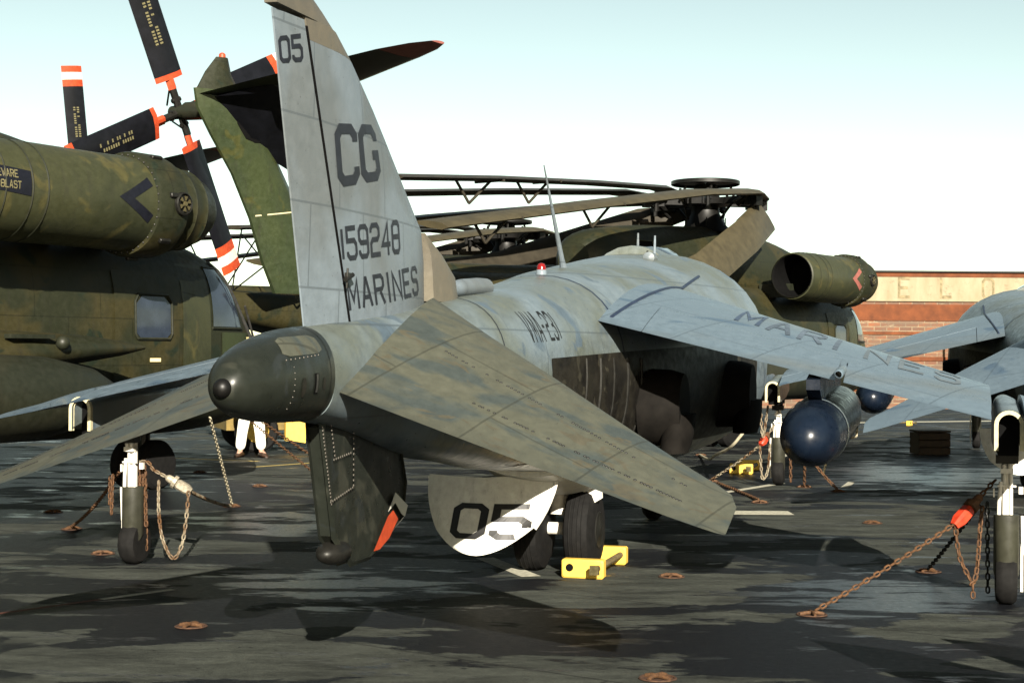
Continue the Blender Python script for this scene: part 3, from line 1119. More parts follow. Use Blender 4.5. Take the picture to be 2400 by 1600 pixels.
        mb.lathe([(-.12, .16), (-.115, .26), (-.09, .315), (-.05, .335), (.05, .335), (.09, .315), (.115, .26), (.12, .16)], (6.11, s * .205, .335), (0, 1, 0), 32, True, True)
        for g in (-.05, -.017, .017, .05):
            mb.lathe([(g - .006, .335), (g, .339), (g + .006, .335)], (6.11, s * .205, .335), (0, 1, 0), 32)
        wh = mb.build('main_wheel', 'rubber', R)
        mb = MB()
        mb.lathe([(.118, .15), (.128, .14), (.12, .09), (.135, .05), (.135, .005)], (6.11, s * .205, .335), (0, s, 0), 20)
        mb.build('hub', 'dark_steel', wh)
        # sooty side panels, enlarged and darkened to paint in shade under the wing
        patch('heat_shade_panel', fb, [(3.9, s * 2, 1.70), (8.9, s * 2, 1.86), (8.9, s * 2, 1.0), (3.95, s * 2, .98)], (0, -s, 0), 'engine_bay', R, .006, 16)
        mb = MB()
        for k in range(5):
            f0 = caster(fb, (4.55 + .28 * k, s * 3, 1.1), (1, 0, 0), (0, 0, 1), (0, -s, 0), .008)
            pth = [f0(0, t * .12) for t in range(6)]
            pth = [p for p in pth if p]
            mb.tube(pth, .010 + .004 * (k % 2), 6)
        mb.build('panel_ribs', 'dark_steel', R)

    mb = MB()
    mb.tube([(6.15, 0, 1.0), (6.11, 0, .45)], .075, 14)
    mb.tube([(6.11, -.2, .335), (6.11, .2, .335)], .05, 14)
    mb.tube([(6.45, 0, .9), (6.13, 0, .45)], .03, 10)
    mb.build('main_gear_leg', 'white_gear', R)
    # white airbrake panel with the number, hanging in front of the wheels
    mb = MB()

    def ab(sv, t, off=0):
        # sv: -1 (starboard) .. 1 (port); t 0 top .. 1 bottom
        y = .35 + .50 * sv * (1 - .25 * t * t)
        z = .80 - .56 * t + .16 * sv * sv * (t) + (.0 if sv > 0 else -.03 * sv)
        x = 4.98 + .20 * (1 - t) + .20 * sv * sv + off
        return Vector((x, y, z))
    nI, nJ = 14, 8
    for off in (0, .03):
        base = mb.add([ab(-1 + 2 * i / nI, j / nJ, off) for i in range(nI + 1) for j in range(nJ + 1)])
        for i in range(nI):
            for j in range(nJ):
                a = base + i * (nJ + 1) + j
                mb.face(a, a + 1, a + nJ + 2, a + nJ + 1)
    brake = mb.build('airbrake', 'white_door', R)
    abv = bvh_of(brake)
    mb = MB()
    mb.tube([ab(-1.0, j / 6, .015) + Vector((0, -.008, 0)) for j in range(7)], .022, 8)
    mb.build('airbrake_edge', 'white_door', brake)
    lettering('lettering', '05', .25, caster(abv, (4.4, .56, .36), (0, -1, -.0), (-.0, -.10, 1), (1, 0, 0), .004), 'letter_black', brake, 1.1, 1.15, 1.6, .4)
    mb = MB()
    mb.loft([[(5.98, y, z) for y, z in ((-.13, .86), (-.14, .49), (-.17, .47), (-.38, .60), (-.37, .84))],
             [(6.0, y, z) for y, z in ((-.13, .86), (-.14, .49), (-.17, .47), (-.38, .60), (-.37, .84))]])
    mb.build('gear_door', 'white_door', R)
    mb = MB()
    mb.loft([superring(5.1, .34, .82, .98, .92, 2, 2, 20), superring(5.5, .44, .72, .95, .88, 2, 2, 20), superring(5.9, .5, .62, .95, .88, 2, 2, 20)])
    mb.build('belly_fairing', 'white_door', R)

    # ventral fin
    mb = MB()
    outline = [(1.02, 1.39), (1.17, 1.45), (2.2, 1.30), (2.34, 1.0), (2.28, .80), (1.74, .63), (1.45, .63), (1.20, .80)]
    for sg in (1,):
        mb.loft([[(x, .0 - t, z) for x, z in sc] for t, sc in
                 ((.035, outline), (.05, [(x + (1.65 - x) * .06, z + (1.0 - z) * .06) for x, z in outline]), (-.05, [(x + (1.65 - x) * .06, z + (1.0 - z) * .06) for x, z in outline]), (-.035, outline))])
    vf = mb.build('ventral_fin', 'bullet_green', R)
    mb = MB()
    for (xa, za), (xb, zb_), nn in (((1.035, 1.37), (1.16, .98), 22), ((1.05, 1.395), (1.17, 1.435), 7), ((1.15, 1.37), (1.20, 1.22), 8), ((1.19, 1.20), (1.42, 1.22), 9), ((1.15, .99), (1.45, 1.04), 12), ((1.46, 1.40), (1.46, 1.05), 14)):
        for i in range(nn):
            t = i / (nn - 1)
            mb.lathe([(0, .0075), (.003, .006)], (xa + (xb - xa) * t, -.0505, za + (zb_ - za) * t), (0, -1, 0), 7, False, True)
    rv = mb.build('rivets', 'rivet', vf, 0)
    rv['kind'] = 'stuff'
    mb = MB()
    mb.sphere((1.32, 0, .72), .10, 18, 12, (1.5, .8, .62))
    mb.build('tail_bumper', 'dark_steel', vf)
    mb = MB()
    n = mb.add([(x, y, z) for y in (-.0515, -.0535) for x, z in ((1.76, .675), (1.98, .84), (2.06, .865), (2.14, .81), (2.0, .72), (1.85, .675))])
    mb.face(*range(n, n + 6))
    mb.face(*range(n + 6, n + 12))
    mb.build('orange_patch', 'orange_red', vf, 0)
    mb = MB()
    n = mb.add([(x, -.0512, z) for x, z in ((1.98, .862), (2.10, .96), (2.31, .87), (2.26, .81), (2.20, .832), (2.10, .902))])
    mb.face(*range(n, n + 6))
    mb.build('pale_edge', 'white_door', vf, 0)

    # aerials, beacon, small bumps on the spine
    def top(x, y=0.0):
        h = fb.ray_cast(Vector((x, y, 5)), Vector((0, 0, -1)))
        return h[0]
    mb = MB()
    p = top(6.2)
    mb.tube([p, p + Vector((-.05, 0, .06)), Vector((5.85, 0, 2.83)), Vector((5.56, 0, 3.17))], [.03, .022, .014, .005], 10)
    mb.build('whip_aerial', 'fin_grey', R)
    p = top(5.5)
    mb = MB()
    mb.lathe([(-.02, .045), (.025, .04), (.03, .036)], p, (0, 0, 1), 16, True, True)
    be = mb.build('beacon', 'fin_grey', R)
    mb = MB()
    mb.lathe([(.03, .036), (.055, .034), (.075, .024), (.083, .003)], p, (0, 0, 1), 16, True, False)
    mb.build('lens', 'red_lens', be)
    for x, y in ((8.7, -.28), (9.3, .0)):
        p = top(x, y)
        mb = MB()
        mb.tube([p - Vector((0, 0, .03)), p + Vector((.03, 0, .20))], [.016, .009], 10)
        mb.build('blade_aerial', 'fin_grey', R)
    p = top(8.4, -.3)
    mb = MB()
    mb.lathe([(-.12, .01), (-.1, .055), (.05, .06), (.16, .02)], p, (1, 0, 0), 14, True, True)
    mb.build('spine_scoop', 'fin_grey', R)
    lettering('lettering', 'VMA-231', .20, caster(fb, (3.62, -2, 1.80), (1, 0, .04), (-.10, 0, 1), (0, 1, 0), .004), 'letter_black', fus, .7, .40, 2.0, .5)
    # seam bands round the spine
    for x, wd in ((5.35, .012), (3.15, .006)):
        mb = MB()
        rings = []
        for dx in (-wd, wd):
            w_, zb, zt, zc = lerp_tab(st, x + dx)
            rings.append([q for k, q in enumerate(superring(x + dx, w_ + .003, zb, zt + .003, zc, 2.25, 2.6, 40)) if k <= 20])
        mb.loft(rings, False, False, False)
        mb.build('seam_band', 'blue_seal' if wd > .01 else 'letter_dark', fus)
    # nose gear
    mb = MB()
    mb.tube([(10.3, 0, 1.0), (10.25, 0, .33)], .06, 12)
    mb.build('nose_gear_leg', 'white_gear', R)
    mb = MB()
    mb.lathe([(-.1, .15), (-.09, .28), (-.05, .32), (.05, .32), (.09, .28), (.1, .15)], (10.25, 0, .32), (0, 1, 0), 26, True, True)
    mb.build('nose_wheel', 'rubber', R)
    return R


JET_HD = 15.5526
jet = make_jet()
jet.location = (-1.2539, 6.8365, 0)
jet.rotation_euler = (0, 0, frame_rz(JET_HD))
tag(jet, 'worn grey and green jet with CG and 159248 on its tall fin', 'jet', 'jump jets parked in a row')
SKIP = ('lettering', 'rivets')
j2 = copy_tree(jet, None, SKIP)
j2.location = (5.34, 14.9, 0)
tag(j2, 'bare blue grey jet without markings parked beyond the lettered jet', 'jet')
j3 = copy_tree(jet, None, SKIP)
j3.location = (10.43, 23.4, 0)
tag(j3, 'grey jet half hidden behind another jet, nearest the brick warehouse', 'jet')

for o in PORT_TANK:
    for ch in list(o.children):
        bpy.data.objects.remove(ch)
    bpy.data.objects.remove(o)


# ------------------------------------------------------------------ heavy transport helicopter
def make_heli():
    R = thing('transport_helicopter', '', 'helicopter')
    ST = [(6.46, .22, 1.22, 1.60, 1.42), (6.36, .52, 1.02, 1.80, 1.4), (6.12, .84, .88, 1.96, 1.4), (5.85, 1.00, .80, 2.20, 1.45), (5.4, 1.14, .74, 2.80, 1.6),
          (5.0, 1.22, .71, 3.02, 1.7), (4.4, 1.30, .70, 3.10, 1.8), (3.4, 1.345, .70, 3.14, 1.9), (0, 1.345, .70, 3.16, 1.9), (-4.4, 1.345, .72, 3.16, 1.9),
          (-5.6, 1.28, 1.05, 3.14, 2.0), (-7.0, 1.05, 1.60, 3.08, 2.3), (-8.6, .74, 2.05, 3.04, 2.55), (-10.4, .52, 2.32, 3.05, 2.7), (-11.7, .40, 2.42, 3.05, 2.75)]
    mb = MB()
    mb.loft([superring(*q, 3.2, 3.2, 44) for q in smooth_tab(ST, 3)])
    fus = mb.build('fuselage', 'heli_green', R)
    fb = bvh_of(fus)
    # upper cowling with the gearbox hump
    mb = MB()
    DG = [(5.0, .35, 2.85, 3.06, 2.95), (4.6, .62, 2.9, 3.38, 3.05), (3.8, .80, 2.9, 3.80, 3.1), (3.0, .84, 2.9, 4.02, 3.1), (2.1, .84, 2.9, 4.18, 3.15), (1.2, .82, 2.9, 4.28, 3.15), (.3, .80, 2.9, 4.34, 3.2),
          (-1.0, .76, 2.9, 4.28, 3.2), (-2.6, .72, 2.9, 4.20, 3.2), (-4.0, .66, 2.9, 4.06, 3.2), (-4.6, .55, 2.95, 3.92, 3.3), (-4.85, .34, 3.05, 3.72, 3.4)]
    mb.loft([superring(*q, 2.6, 3.0, 32) for q in smooth_tab(DG, 3)])
    cow = mb.build('upper_cowling', 'heli_green', R)
    cb = bvh_of(cow)
    for s in (-1, 1):
        for xa, za in ((-.9, 3.62), (-3.6, 3.55), (2.4, 3.55)):
            patch('vent', cb, [(xa, s * 2, za), (xa + .5, s * 2, za), (xa + .5, s * 2, za + .28), (xa, s * 2, za + .28)], (0, -s, 0), 'black', cow, .01, 3)
            mb = MB()
            f0 = caster(cb, (xa, s * 2, za), (1, 0, 0), (0, 0, 1), (0, -s, 0), .012)
            mb.tube([q for q in (f0(a, b) for a, b in ((0, 0), (.5, 0), (.5, .28), (0, .28), (0, 0))) if q], .014, 6)
            mb.build('vent_frame', 'barrel_green', cow)
    mb = MB()
    for q in smooth_tab([(-4.4, .6, 2.95, 3.35, 3.1), (-7, .4, 2.95, 3.22, 3.05), (-11, .18, 2.95, 3.14, 3.02)], 3):
        pass
    mb.loft([superring(*q, 2.4, 2.4, 20) for q in smooth_tab([(-4.4, .6, 2.95, 3.35, 3.1), (-7, .4, 2.95, 3.22, 3.05), (-11, .18, 2.95, 3.14, 3.02)], 3)])
    mb.build('driveshaft_cover', 'heli_green', R)
    # windows and doors
    for s in (-1, 1):
        cdv = (0, -s, 0)

        def q4(x0, x1, z0, z1, sl=0.0):
            return [(x0, s * 2, z0), (x1, s * 2, z0), (x1 - sl, s * 2, z1), (x0, s * 2, z1)]
        d = patch('crew_door', fb, q4(3.05, 4.12, 1.05, 2.62), cdv, 'heli_green', R, .015, 8)
        patch('window', fb, q4(3.38, 3.95, 1.84, 2.34), cdv, 'window_glass', d, .024, 6, rnd=.35)
        fr = [(3.40, 1.86), (3.36, 1.92), (3.36, 2.28), (3.42, 2.36), (3.91, 2.36), (3.97, 2.28), (3.97, 1.92), (3.93, 1.86), (3.40, 1.86)]
        f0 = caster(fb, (0, s * 2, 0), (1, 0, 0), (0, 0, 1), cdv, .026)
        mb = MB()
        mb.tube([f0(a, b) for a, b in fr], .016, 6)
        mb.build('window_frame', 'heli_dark', d)
        patch('door_lamp', fb, q4(3.6, 3.78, 1.60, 1.64), cdv, 'lamp_lens', d, .03, 2)
        c = patch('cockpit_window', fb, q4(4.80, 5.48, 2.02, 2.72, .22), cdv, 'window_glass', R, .012, 6)
        for za, zb_, xa, xb in ((2.0, 2.0, 4.78, 5.5), (2.73, 2.73, 4.78, 5.28)):
            f0 = caster(fb, (xa, s * 2, za), (1, 0, 0), (0, 0, 1), cdv, .012)
            pth = [f0((xb - xa) * k / 6, 0) for k in range(7)]
            mb = MB()
            mb.tube([p for p in pth if p], .016, 6)
            mb.build('window_frame', 'heli_dark', c)
        patch('panel', fb, q4(4.2, 4.75, 1.3, 2.75), cdv, 'barrel_green', R, .008, 6)
        patch('nose_panel', fb, q4(5.0, 5.95, 1.15, 1.95), cdv, 'pylon_green', R, .008, 6)
        patch('nav_lamp', fb, q4(5.62, 5.74, 1.84, 1.90), cdv, 'lamp_lens', R, .02, 2)
        patch('cabin_window', fb, q4(-.7, -.25, 2.1, 2.6), cdv, 'window_glass', R, .012, 4, rnd=.3)
        patch('cabin_window', fb, q4(-3.6, -3.1, 2.1, 2.6), cdv, 'window_glass', R, .012, 4, rnd=.3)
    patch('windshield', fb, [(9, -.86, 2.02), (9, .86, 2.02), (9, .78, 2.76), (9, -.78, 2.76)], (-1, 0, 0), 'window_glass', R, .012, 8)
    mb = MB()
    f0 = caster(fb, (9, -.92, 1.9), (0, 0, 1), (0, 0, 1), (-1, 0, 0), .02)
    mb.tube([p for p in [f0(k * .09, 0) for k in range(11)] if p], .028, 8)
    f0 = caster(fb, (9, .92, 1.9), (0, 0, 1), (0, 0, 1), (-1, 0, 0), .02)
    mb.build('windshield_post', 'steel', R)
    mb = MB()
    mb.tube([(6.2, -.72, 1.5), (6.32, -.62, 1.9), (6.05, -.7, 2.3)], .016, 8)
    mb.build('pitot_rod', 'steel', R)

    # engines
    for s in (-1, 1):
        ey, ez = s * 1.83, 3.29
        mb = MB()
        mb.lathe([(.30, .43), (.32, .47), (.6, .495), (1.1, .50), (2.2, .50), (2.66, .505)], (0, ey, ez), (1, 0, 0), 40)
        en = mb.build('engine_nacelle', 'barrel_green', R)
        mb = MB()
        mb.lathe([(.30, .43), (.34, .415), (1.0, .38), (1.0, .01)], (0, ey, ez), (1, 0, 0), 40)
        mb.lathe([(.30, .432), (.285, .44), (.30, .448)], (0, ey, ez), (1, 0, 0), 40)
        mb.build('exhaust', 'black', en)
        mb = MB()
        mb.lathe([(2.66, .505), (2.665, .55), (2.72, .565), (3.02, .565), (3.10, .545), (3.12, .47), (3.3, .465), (3.32, .475), (3.34, .46), (3.5, .44), (3.52, .45), (3.54, .43), (3.72, .37), (3.84, .29), (3.9, .20), (3.9, .14), (3.94, .13), (3.94, .01)], (0, ey, ez), (1, 0, 0), 44)
        se = mb.build('intake_separator', 'heli_green', en)
        for k in range(7):
            a = .3 + k * .9
            mb = MB()
            mb.bbox((2.86, ey + .572 * cos(a), ez + .572 * sin(a)), (.16, .05, .05), .008, Matrix.Rotation(a, 3, 'X'))
            mb.build('latch', 'dark_steel', se)
        mb = MB()
        for k in range(40):
            a = 2 * pi * k / 40
            mb.sphere((2.655, ey + .522 * cos(a), ez + .522 * sin(a)), .010, 6, 4)
        mb.build('clamp_bolts', 'steel', en)['kind'] = 'stuff'
        for xx, rr in ((.62, .498), (.95, .502), (1.15, .503)):
            mb = MB()
            mb.lathe([(xx - .012, rr), (xx, rr + .006), (xx + .012, rr)], (0, ey, ez), (1, 0, 0), 40)
            mb.build('barrel_seam', 'heli_dark', en)
        mb = MB()
        mb.lathe([(0, .13), (.05, .125), (.06, .11), (.03, .1)], (2.98, ey + s * .54, ez + .0), (0, s, 0), 20, False, True)
        pl = mb.build('bypass_port', 'dark_steel', se)
        for k in range(6):
            mb = MB()
            a0 = 2 * pi * k / 6 + .25
            pts = []
            for r_, a_ in ((.035, a0), (.085, a0 - .12), (.085, a0 + .42), (.035, a0 + .3)):
                pts.append((2.98 + r_ * cos(a_), ey + s * .596, ez + r_ * sin(a_)))
            pts2 = [(x, y + s * .008, z) for x, y, z in pts]
            mb.loft([pts, pts2])
            mb.build('vane', 'brass', pl)
        mb = MB()
        mb.lathe([(0, .03), (.015, .025)], (2.98, ey + s * .596, ez), (0, s, 0), 14, True, True)
        mb.build('port_hub', 'brass', pl)
        # cradle joining the engine to the cabin roof
        for xx in (.9, 2.2, 3.0):
            mb = MB()
            mb.box((xx, s * 1.2, 3.02), (.25, .7, .28))
            mb.build('engine_mount', 'heli_dark', en)
        nb = bvh_of(en)
        if s < 0:
            pc = patch('placard', nb, [(.38, -4, 3.24), (.93, -4, 3.20), (.93, -4, 3.44), (.38, -4, 3.48)], (0, 1, 0), 'placard', en, .006, 6)
            lettering('placard_text', 'BEWARE', .075, caster(nb, (.47, -4, 3.36), (1, 0, 0), (0, 0, 1), (0, 1, 0), .010), 'letter_yellow', pc, 1.1, .62, 1.6, 2)['kind'] = 'stuff'
            lettering('placard_text', 'OF BLAST', .075, caster(nb, (.40, -4, 3.255), (1, 0, 0), (0, 0, 1), (0, 1, 0), .010), 'letter_yellow', pc, 1.1, .62, 1.6, 2)['kind'] = 'stuff'
            for dz in (-1, 1):
                mb = MB()
                f0 = caster(nb, (0, -4, 0), (1, 0, 0), (0, 0, 1), (0, 1, 0), .006)
                rows = []
                for k in range(9):
                    t = k / 8
                    rows.append([f0(2.10 + .46 * t, 3.30 + dz * (.0 + .24 * t)), f0(2.10 + .46 * t + .05, 3.30 + dz * (.24 * t) + .085 * (-1 if dz > 0 else 1) * (.0 if k == 0 else 1))])
                ok = [r for r in rows if r[0] and r[1]]
                mb.loft(ok, False, False, False)
                mb.build('chevron', 'placard', en, 60)

    # rotor mast and head
    mb = MB()
    mb.lathe([(4.2, .62), (4.35, .44), (4.6, .30), (4.75, .28), (4.78, .55), (4.90, .58), (4.94, .3), (5.2, .22)], (0, 0, 0), (0, 0, 1), 28, True, True)
    hd_ = mb.build('rotor_head', 'rotor_black', R)
    mb = MB()
    mb.lathe([(5.19, .69), (5.2, .71), (5.27, .71), (5.28, .69), (5.24, .64), (5.2, .64)], (0, 0, 0), (0, 0, 1), 40)
    mb.lathe([(5.235, .66), (5.235, .01)], (0, 0, 0), (0, 0, 1), 40)
    mb.build('head_ring', 'rotor_black', hd_)
    for k in range(6):
        a = 2 * pi * k / 6 + .35
        m3 = Matrix.Rotation(a, 3, 'Z')
        mb = MB()

        def T(x, y, z):
            return m3 @ Vector((x, y, z))
        mb.box(T(.75, 0, 4.84), (.62, .2, .15), m3)
        mb.box(T(1.05, 0, 4.84), (.2, .34, .24), m3)
        mb.tube([T(1.0, -.2, 4.72), T(1.3, -.22, 4.95)], .05, 8)
        mb.tube([T(1.15, .25, 4.6), T(1.15, .25, 5.02)], .045, 8)
        mb.tube([T(.5, .2, 5.15), T(.62, .2, 4.85)], .03, 6)
        mb.tube([T(.6, -.25, 4.45), T(.95, -.28, 4.78)], .025, 6)
        mb.box(T(1.28, .05, 4.80), (.16, .2, .2), m3)
        mb.tube([T(.45, .1, 4.5), T(.45, .1, 4.2)], .014, 6)
        mb.build('blade_hinge', 'rotor_black', hd_)
        mb = MB()
        mb.tube([T(.98, -.3, 4.78), T(1.18, -.3, 4.86)], .03, 6)
        mb.build('damper', 'brass' if k % 3 == 0 else 'steel', hd_)

    # folded blades
    def blade(path, chord, th, mat, cdirs):
        mb = MB()
        rings = []
        n_ = len(path)
        for i, p in enumerate(path):
            p = Vector(p)
            t = (Vector(path[min(i + 1, n_ - 1)]) - Vector(path[max(i - 1, 0)])).normalized()
            cdv = Vector(cdirs[i] if isinstance(cdirs, list) else cdirs)
            cdv = (cdv - t * cdv.dot(t)).normalized()
            up = t.cross(cdv).normalized()
            k = .35 if i == 0 else 1
            ch = chord * k
            rings.append([p + cdv * (ch * a) + up * (th * b) for a, b in ((-.5, 0), (-.3, .5), (.1, .5), (.42, .25), (.5, 0), (.42, -.25), (.1, -.5), (-.3, -.5))])
        mb.loft(rings)
        return mb.build('rotor_blade', mat, R)
    blade([(-.9, -.1, 4.86), (-2.4, -.3, 4.92), (-5, -.42, 4.78), (-8, -.5, 4.58), (-10.6, -.5, 4.37)], .62, .10, 'blade_brown', (0, 1, .06))
    blade([(.75, -.95, 4.95), (-.4, -1.25, 4.97), (-3, -1.55, 4.72), (-7.06, -1.8, 4.16), (-11.2, -1.85, 3.55)], .62, .10, 'blade_tan', (0, 1, .18))
    blade([(-.8, .5, 4.86), (-2.4, .6, 4.88), (-6, .8, 4.6), (-10.4, .95, 4.2)], .62, .10, 'blade_brown', (0, 1, -.05))
    blade([(.2, 1.1, 4.9), (-3, 1.55, 4.6), (-7, 1.85, 4.1), (-10.6, 1.9, 3.6)], .62, .10, 'blade_brown', (0, 1, -.1))
    blade([(.95, -.75, 4.70), (.45, -1.15, 4.55), (-1.2, -1.62, 4.02), (-3.5, -2.0, 3.22), (-6.2, -2.35, 2.6), (-9.0, -2.55, 2.3)], .72, .10, 'blade_tan', (.35, -.45, -.85))
    blade([(.9, .6, 4.8), (0, 1.5, 4.5), (-4, 2.2, 3.4), (-9, 2.5, 2.6)], .62, .10, 'blade_brown', (0, .3, .9))
    # blade crutches
    def crutch(pts_list, mat='tan_hose', r=.03, nm='blade_crutch'):
        mb = MB()
        for q in pts_list:
            mb.tube(q, r, 6)
        mb.build(nm, mat, R)
    for x, y, z in ((-6.9, -.46, 4.62), (-8.6, -.5, 4.48), (-9.9, -1.83, 3.72), (-6.9, -1.76, 4.16)):
        crutch([[(x - .35, y, z), (x - .05, y - .04, z - .36)], [(x + .55, y, z + .04), (x - .05, y - .04, z - .36)],
                [(x + .55, y - .3, z + .05), (x + .55, y + .3, z + .05)]], 'blade_brown', .024)
    for x in (-10.4,):
        crutch([[(x, -.3, 3.0), (x - .2, -1.85, 3.7)], [(x, -.3, 3.0), (x + .1, -.5, 4.4)], [(x + .3, .3, 3.0), (x, -1.2, 4.3)], [(x, .3, 3.0), (x - .1, 1.0, 4.2)],
                [(x - .3, -1.7, 3.5), (x + .3, -.3, 4.25)]], 'rotor_black', .018, 'crutch_frame')

    # tail pylon, stabiliser, tail rotor
    mb = MB()

    def pyl(z, xf, xb, t):
        ch = xf - xb
        pr = [(0, 0), (.06, .5), (.25, .95), (.5, 1), (.8, .55), (1, .1)]
        return [(xf - a * ch, t * b, z) for a, b in pr] + [(xf - a * ch, -t * b, z) for a, b in reversed(pr[1:])]
    mb.loft([pyl(2.55, -10.8, -12.5, .30), pyl(3.0, -11.4, -12.75, .28), pyl(3.6, -11.95, -13.0, .25), pyl(4.2, -12.35, -13.35, .23), pyl(4.7, -12.7, -13.75, .24), pyl(5.05, -12.95, -14.0, .23), pyl(5.3, -13.15, -14.05, .18)])
    py = mb.build('tail_pylon', 'pylon_green', R)
    mb = MB()
    mb.loft([pyl(5.3, -13.2, -14.0, .15), pyl(5.55, -13.38, -13.85, .09), pyl(5.78, -13.45, -13.65, .06)])
    mb.build('pylon_tip', 'heli_green', py)
    mb = MB()
    mb.lathe([(0, .05), (.05, .045), (.07, .02)], (-13.54, 0, 5.78), (0, 0, 1), 12, True, True)
    mb.build('anticollision_lamp', 'orange_red', py)
    pb = bvh_of(py)
    patch('gearbox_recess', pb, [(-13.25, -2, 4.62), (-12.85, -2, 4.66), (-13.0, -2, 4.95), (-13.5, -2, 4.93)], (0, 1, 0), 'black', py, .012, 6, rnd=.5)
    patch('pylon_seam', pb, [(-12.95, -2, 3.62), (-11.9, -2, 3.78), (-11.9, -2, 3.80), (-12.95, -2, 3.64)], (0, 1, 0), 'rim_cream', py, .006, 5)
    # stabiliser, starboard side only
    mb = MB()
    mb.loft([foil_ring((-12.35, 0, 5.22), (-14.0, 0, 5.22), .12, 0, 1, 8), foil_ring((-12.45, -1.0, 5.36), (-13.9, -1.0, 5.34), .12, 0, 1, 8), foil_ring((-12.75, -2.9, 5.62), (-13.62, -2.9, 5.58), .12, 0, 1, 8)])
    sb = mb.build('stabiliser', 'black_blade', R)
    mb = MB()
    mb.loft([foil_ring((-12.75, -2.905, 5.62), (-13.62, -2.905, 5.58), .12, 0, 1, 8), foil_ring((-12.85, -3.3, 5.67), (-13.45, -3.3, 5.64), .12, 0, 1, 8), foil_ring((-12.98, -3.5, 5.69), (-13.25, -3.5, 5.68), .12, 0, 1, 8)])
    mb.build('stabiliser_tip', 'tip_pink', sb)
    mb = MB()
    mb.loft([[(x, -.14, z) for x, z in ((-12.3, 4.3), (-12.5, 5.2), (-13.8, 5.2), (-13.2, 4.6))], [(x, -1.0, z) for x, z in ((-12.6, 5.24), (-12.65, 5.34), (-13.6, 5.32), (-13.3, 5.26))]])
    mb.build('stabiliser_root', 'black_blade', sb)

    hub = Vector((-13.45, .95, 5.12))
    mb = MB()
    mb.tube([(-13.45, .1, 5.08), (-13.45, .8, 5.12)], .13, 16)
    mb.tube([(-13.45, .75, 5.12), (-13.45, 1.1, 5.12)], .10, 16)
    tr = mb.build('tail_rotor', 'heli_dark', R)
    for k in range(4):
        a = radians(115 + 90 * k)
        ax = Vector((cos(a), 0, sin(a)))
        cr = Vector((-sin(a), 0, cos(a)))
        nn = Vector((0, 1, 0))
        pit = radians(10)
        cdv = (cr * cos(pit) + nn * sin(pit))
        upv = ax.cross(cdv)
        mb = MB()
        mb.tube([hub + ax * .05, hub + ax * .34], .055, 10)
        mb.tube([hub + ax * .18 + cdv * .07, hub + ax * .18 - cdv * .07], .035, 8)
        mb.tube([hub + ax * .34 + cdv * .06, hub + ax * .12 + nn * .22], .014, 6)
        arm = mb.build('blade_arm', 'dark_steel', tr)

        def seg(r0, r1, nm, mat, par, ch0=.46):
            m_ = MB()
            rings = []
            for r_ in (r0, r1):
                p = hub + ax * r_
                ch = ch0
                rings.append([p + cdv * (ch * x) + upv * (t_ * .045) for x, t_ in ((-.5, 0), (-.25, 1), (.1, .9), (.5, 0), (.1, -.9), (-.25, -1))])
            m_.loft(rings)
            return m_.build(nm, mat, par, 30)
        seg(.34, .48, 'root_cuff', 'orange_red', tr, .14)
        b0 = seg(.56, 2.02, 'tail_blade', 'black_blade', tr)
        seg(.481, .559, 'root_band', 'orange_red', b0)
        seg(2.021, 2.159, 'tip_band', 'orange_red', b0)
        seg(2.16, 2.309, 'tip_band', 'band_white', b0)
        seg(2.31, 2.44, 'tip_band', 'orange_red', b0)
        if k in (0, 1):
            m_ = MB()
            for i in range(14):
                r_ = 1.0 + .045 * i
                for jx in (-.06, .02):
                    if RND.random() < .2:
                        continue
                    c0 = hub + ax * r_ + cdv * (jx + .02) - nn * (.0)
                    o_ = -upv * .047 if upv.y > 0 else upv * .047
                    n0 = m_.add([c0 + o_ + ax * x + cdv * y for x, y in ((-.013, -.025), (.013, -.025), (.013, .025), (-.013, .025))])
                    m_.face(n0, n0 + 1, n0 + 2, n0 + 3)
            lt = m_.build('blade_stencil', 'letter_yellow', b0, 0)
            lt['kind'] = 'stuff'

    # sponsons, tanks, undercarriage
    for s in (-1, 1):
        mb = MB()

        def sp(x, yc_, hw, zc, hz):
            return [(x, s * yc_ + hw * cos(a), zc + hz * sin(a)) for a in [2 * pi * k / 24 for k in range(24)]]
        mb.loft([sp(2.85, 1.98, .02, 1.76, .02), sp(2.5, 1.95, .16, 1.75, .08), sp(1.9, 1.9, .34, 1.74, .15), sp(1.0, 1.85, .48, 1.70, .22), sp(-1, 1.85, .5, 1.58, .34), sp(-3.2, 1.8, .48, 1.5, .42), sp(-4.6, 1.7, .35, 1.5, .35), sp(-5.4, 1.5, .1, 1.6, .12)])
        so = mb.build('sponson', 'heli_green', R)
        mb = MB()
        mb.box((.95, s * 2.30, 1.86), (.55, .10, .04))
        mb.sphere((1.35, s * 2.32, 1.80), .07, 12, 8)
        mb.build('sponson_light', 'heli_dark', so)
        mb = MB()
        mb.lathe([(-4.6, .02), (-4.2, .2), (-3.2, .36), (-2, .42), (0, .42), (.9, .39), (1.5, .28), (1.78, .15), (1.86, .02)], (.0, s * 2.5, 1.28), (1, 0, 0), 28, True, True)
        mb.box((-1.2, s * 2.3, 1.5), (2.2, .12, .5))
        mb.build('fuel_tank', 'heli_dark', R)
        for dy in (-.19, .19):
            mb = MB()
            mb.lathe([(-.13, .2), (-.12, .32), (-.07, .37), (.07, .37), (.12, .32), (.13, .2)], (-2.9, s * 1.95 + dy, .37), (0, 1, 0), 26, True, True)
            mb.build('main_wheel', 'rubber', R)
            mb = MB()
            mb.lathe([(-.11, .15), (-.1, .27), (-.05, .31), (.05, .31), (.1, .27), (.11, .15)], (4.95, s * .2 + dy * .0, .31), (0, 1, 0), 26, True, True)
            if dy > 0:
                mb.build('nose_wheel', 'rubber', R)
        mb = MB()
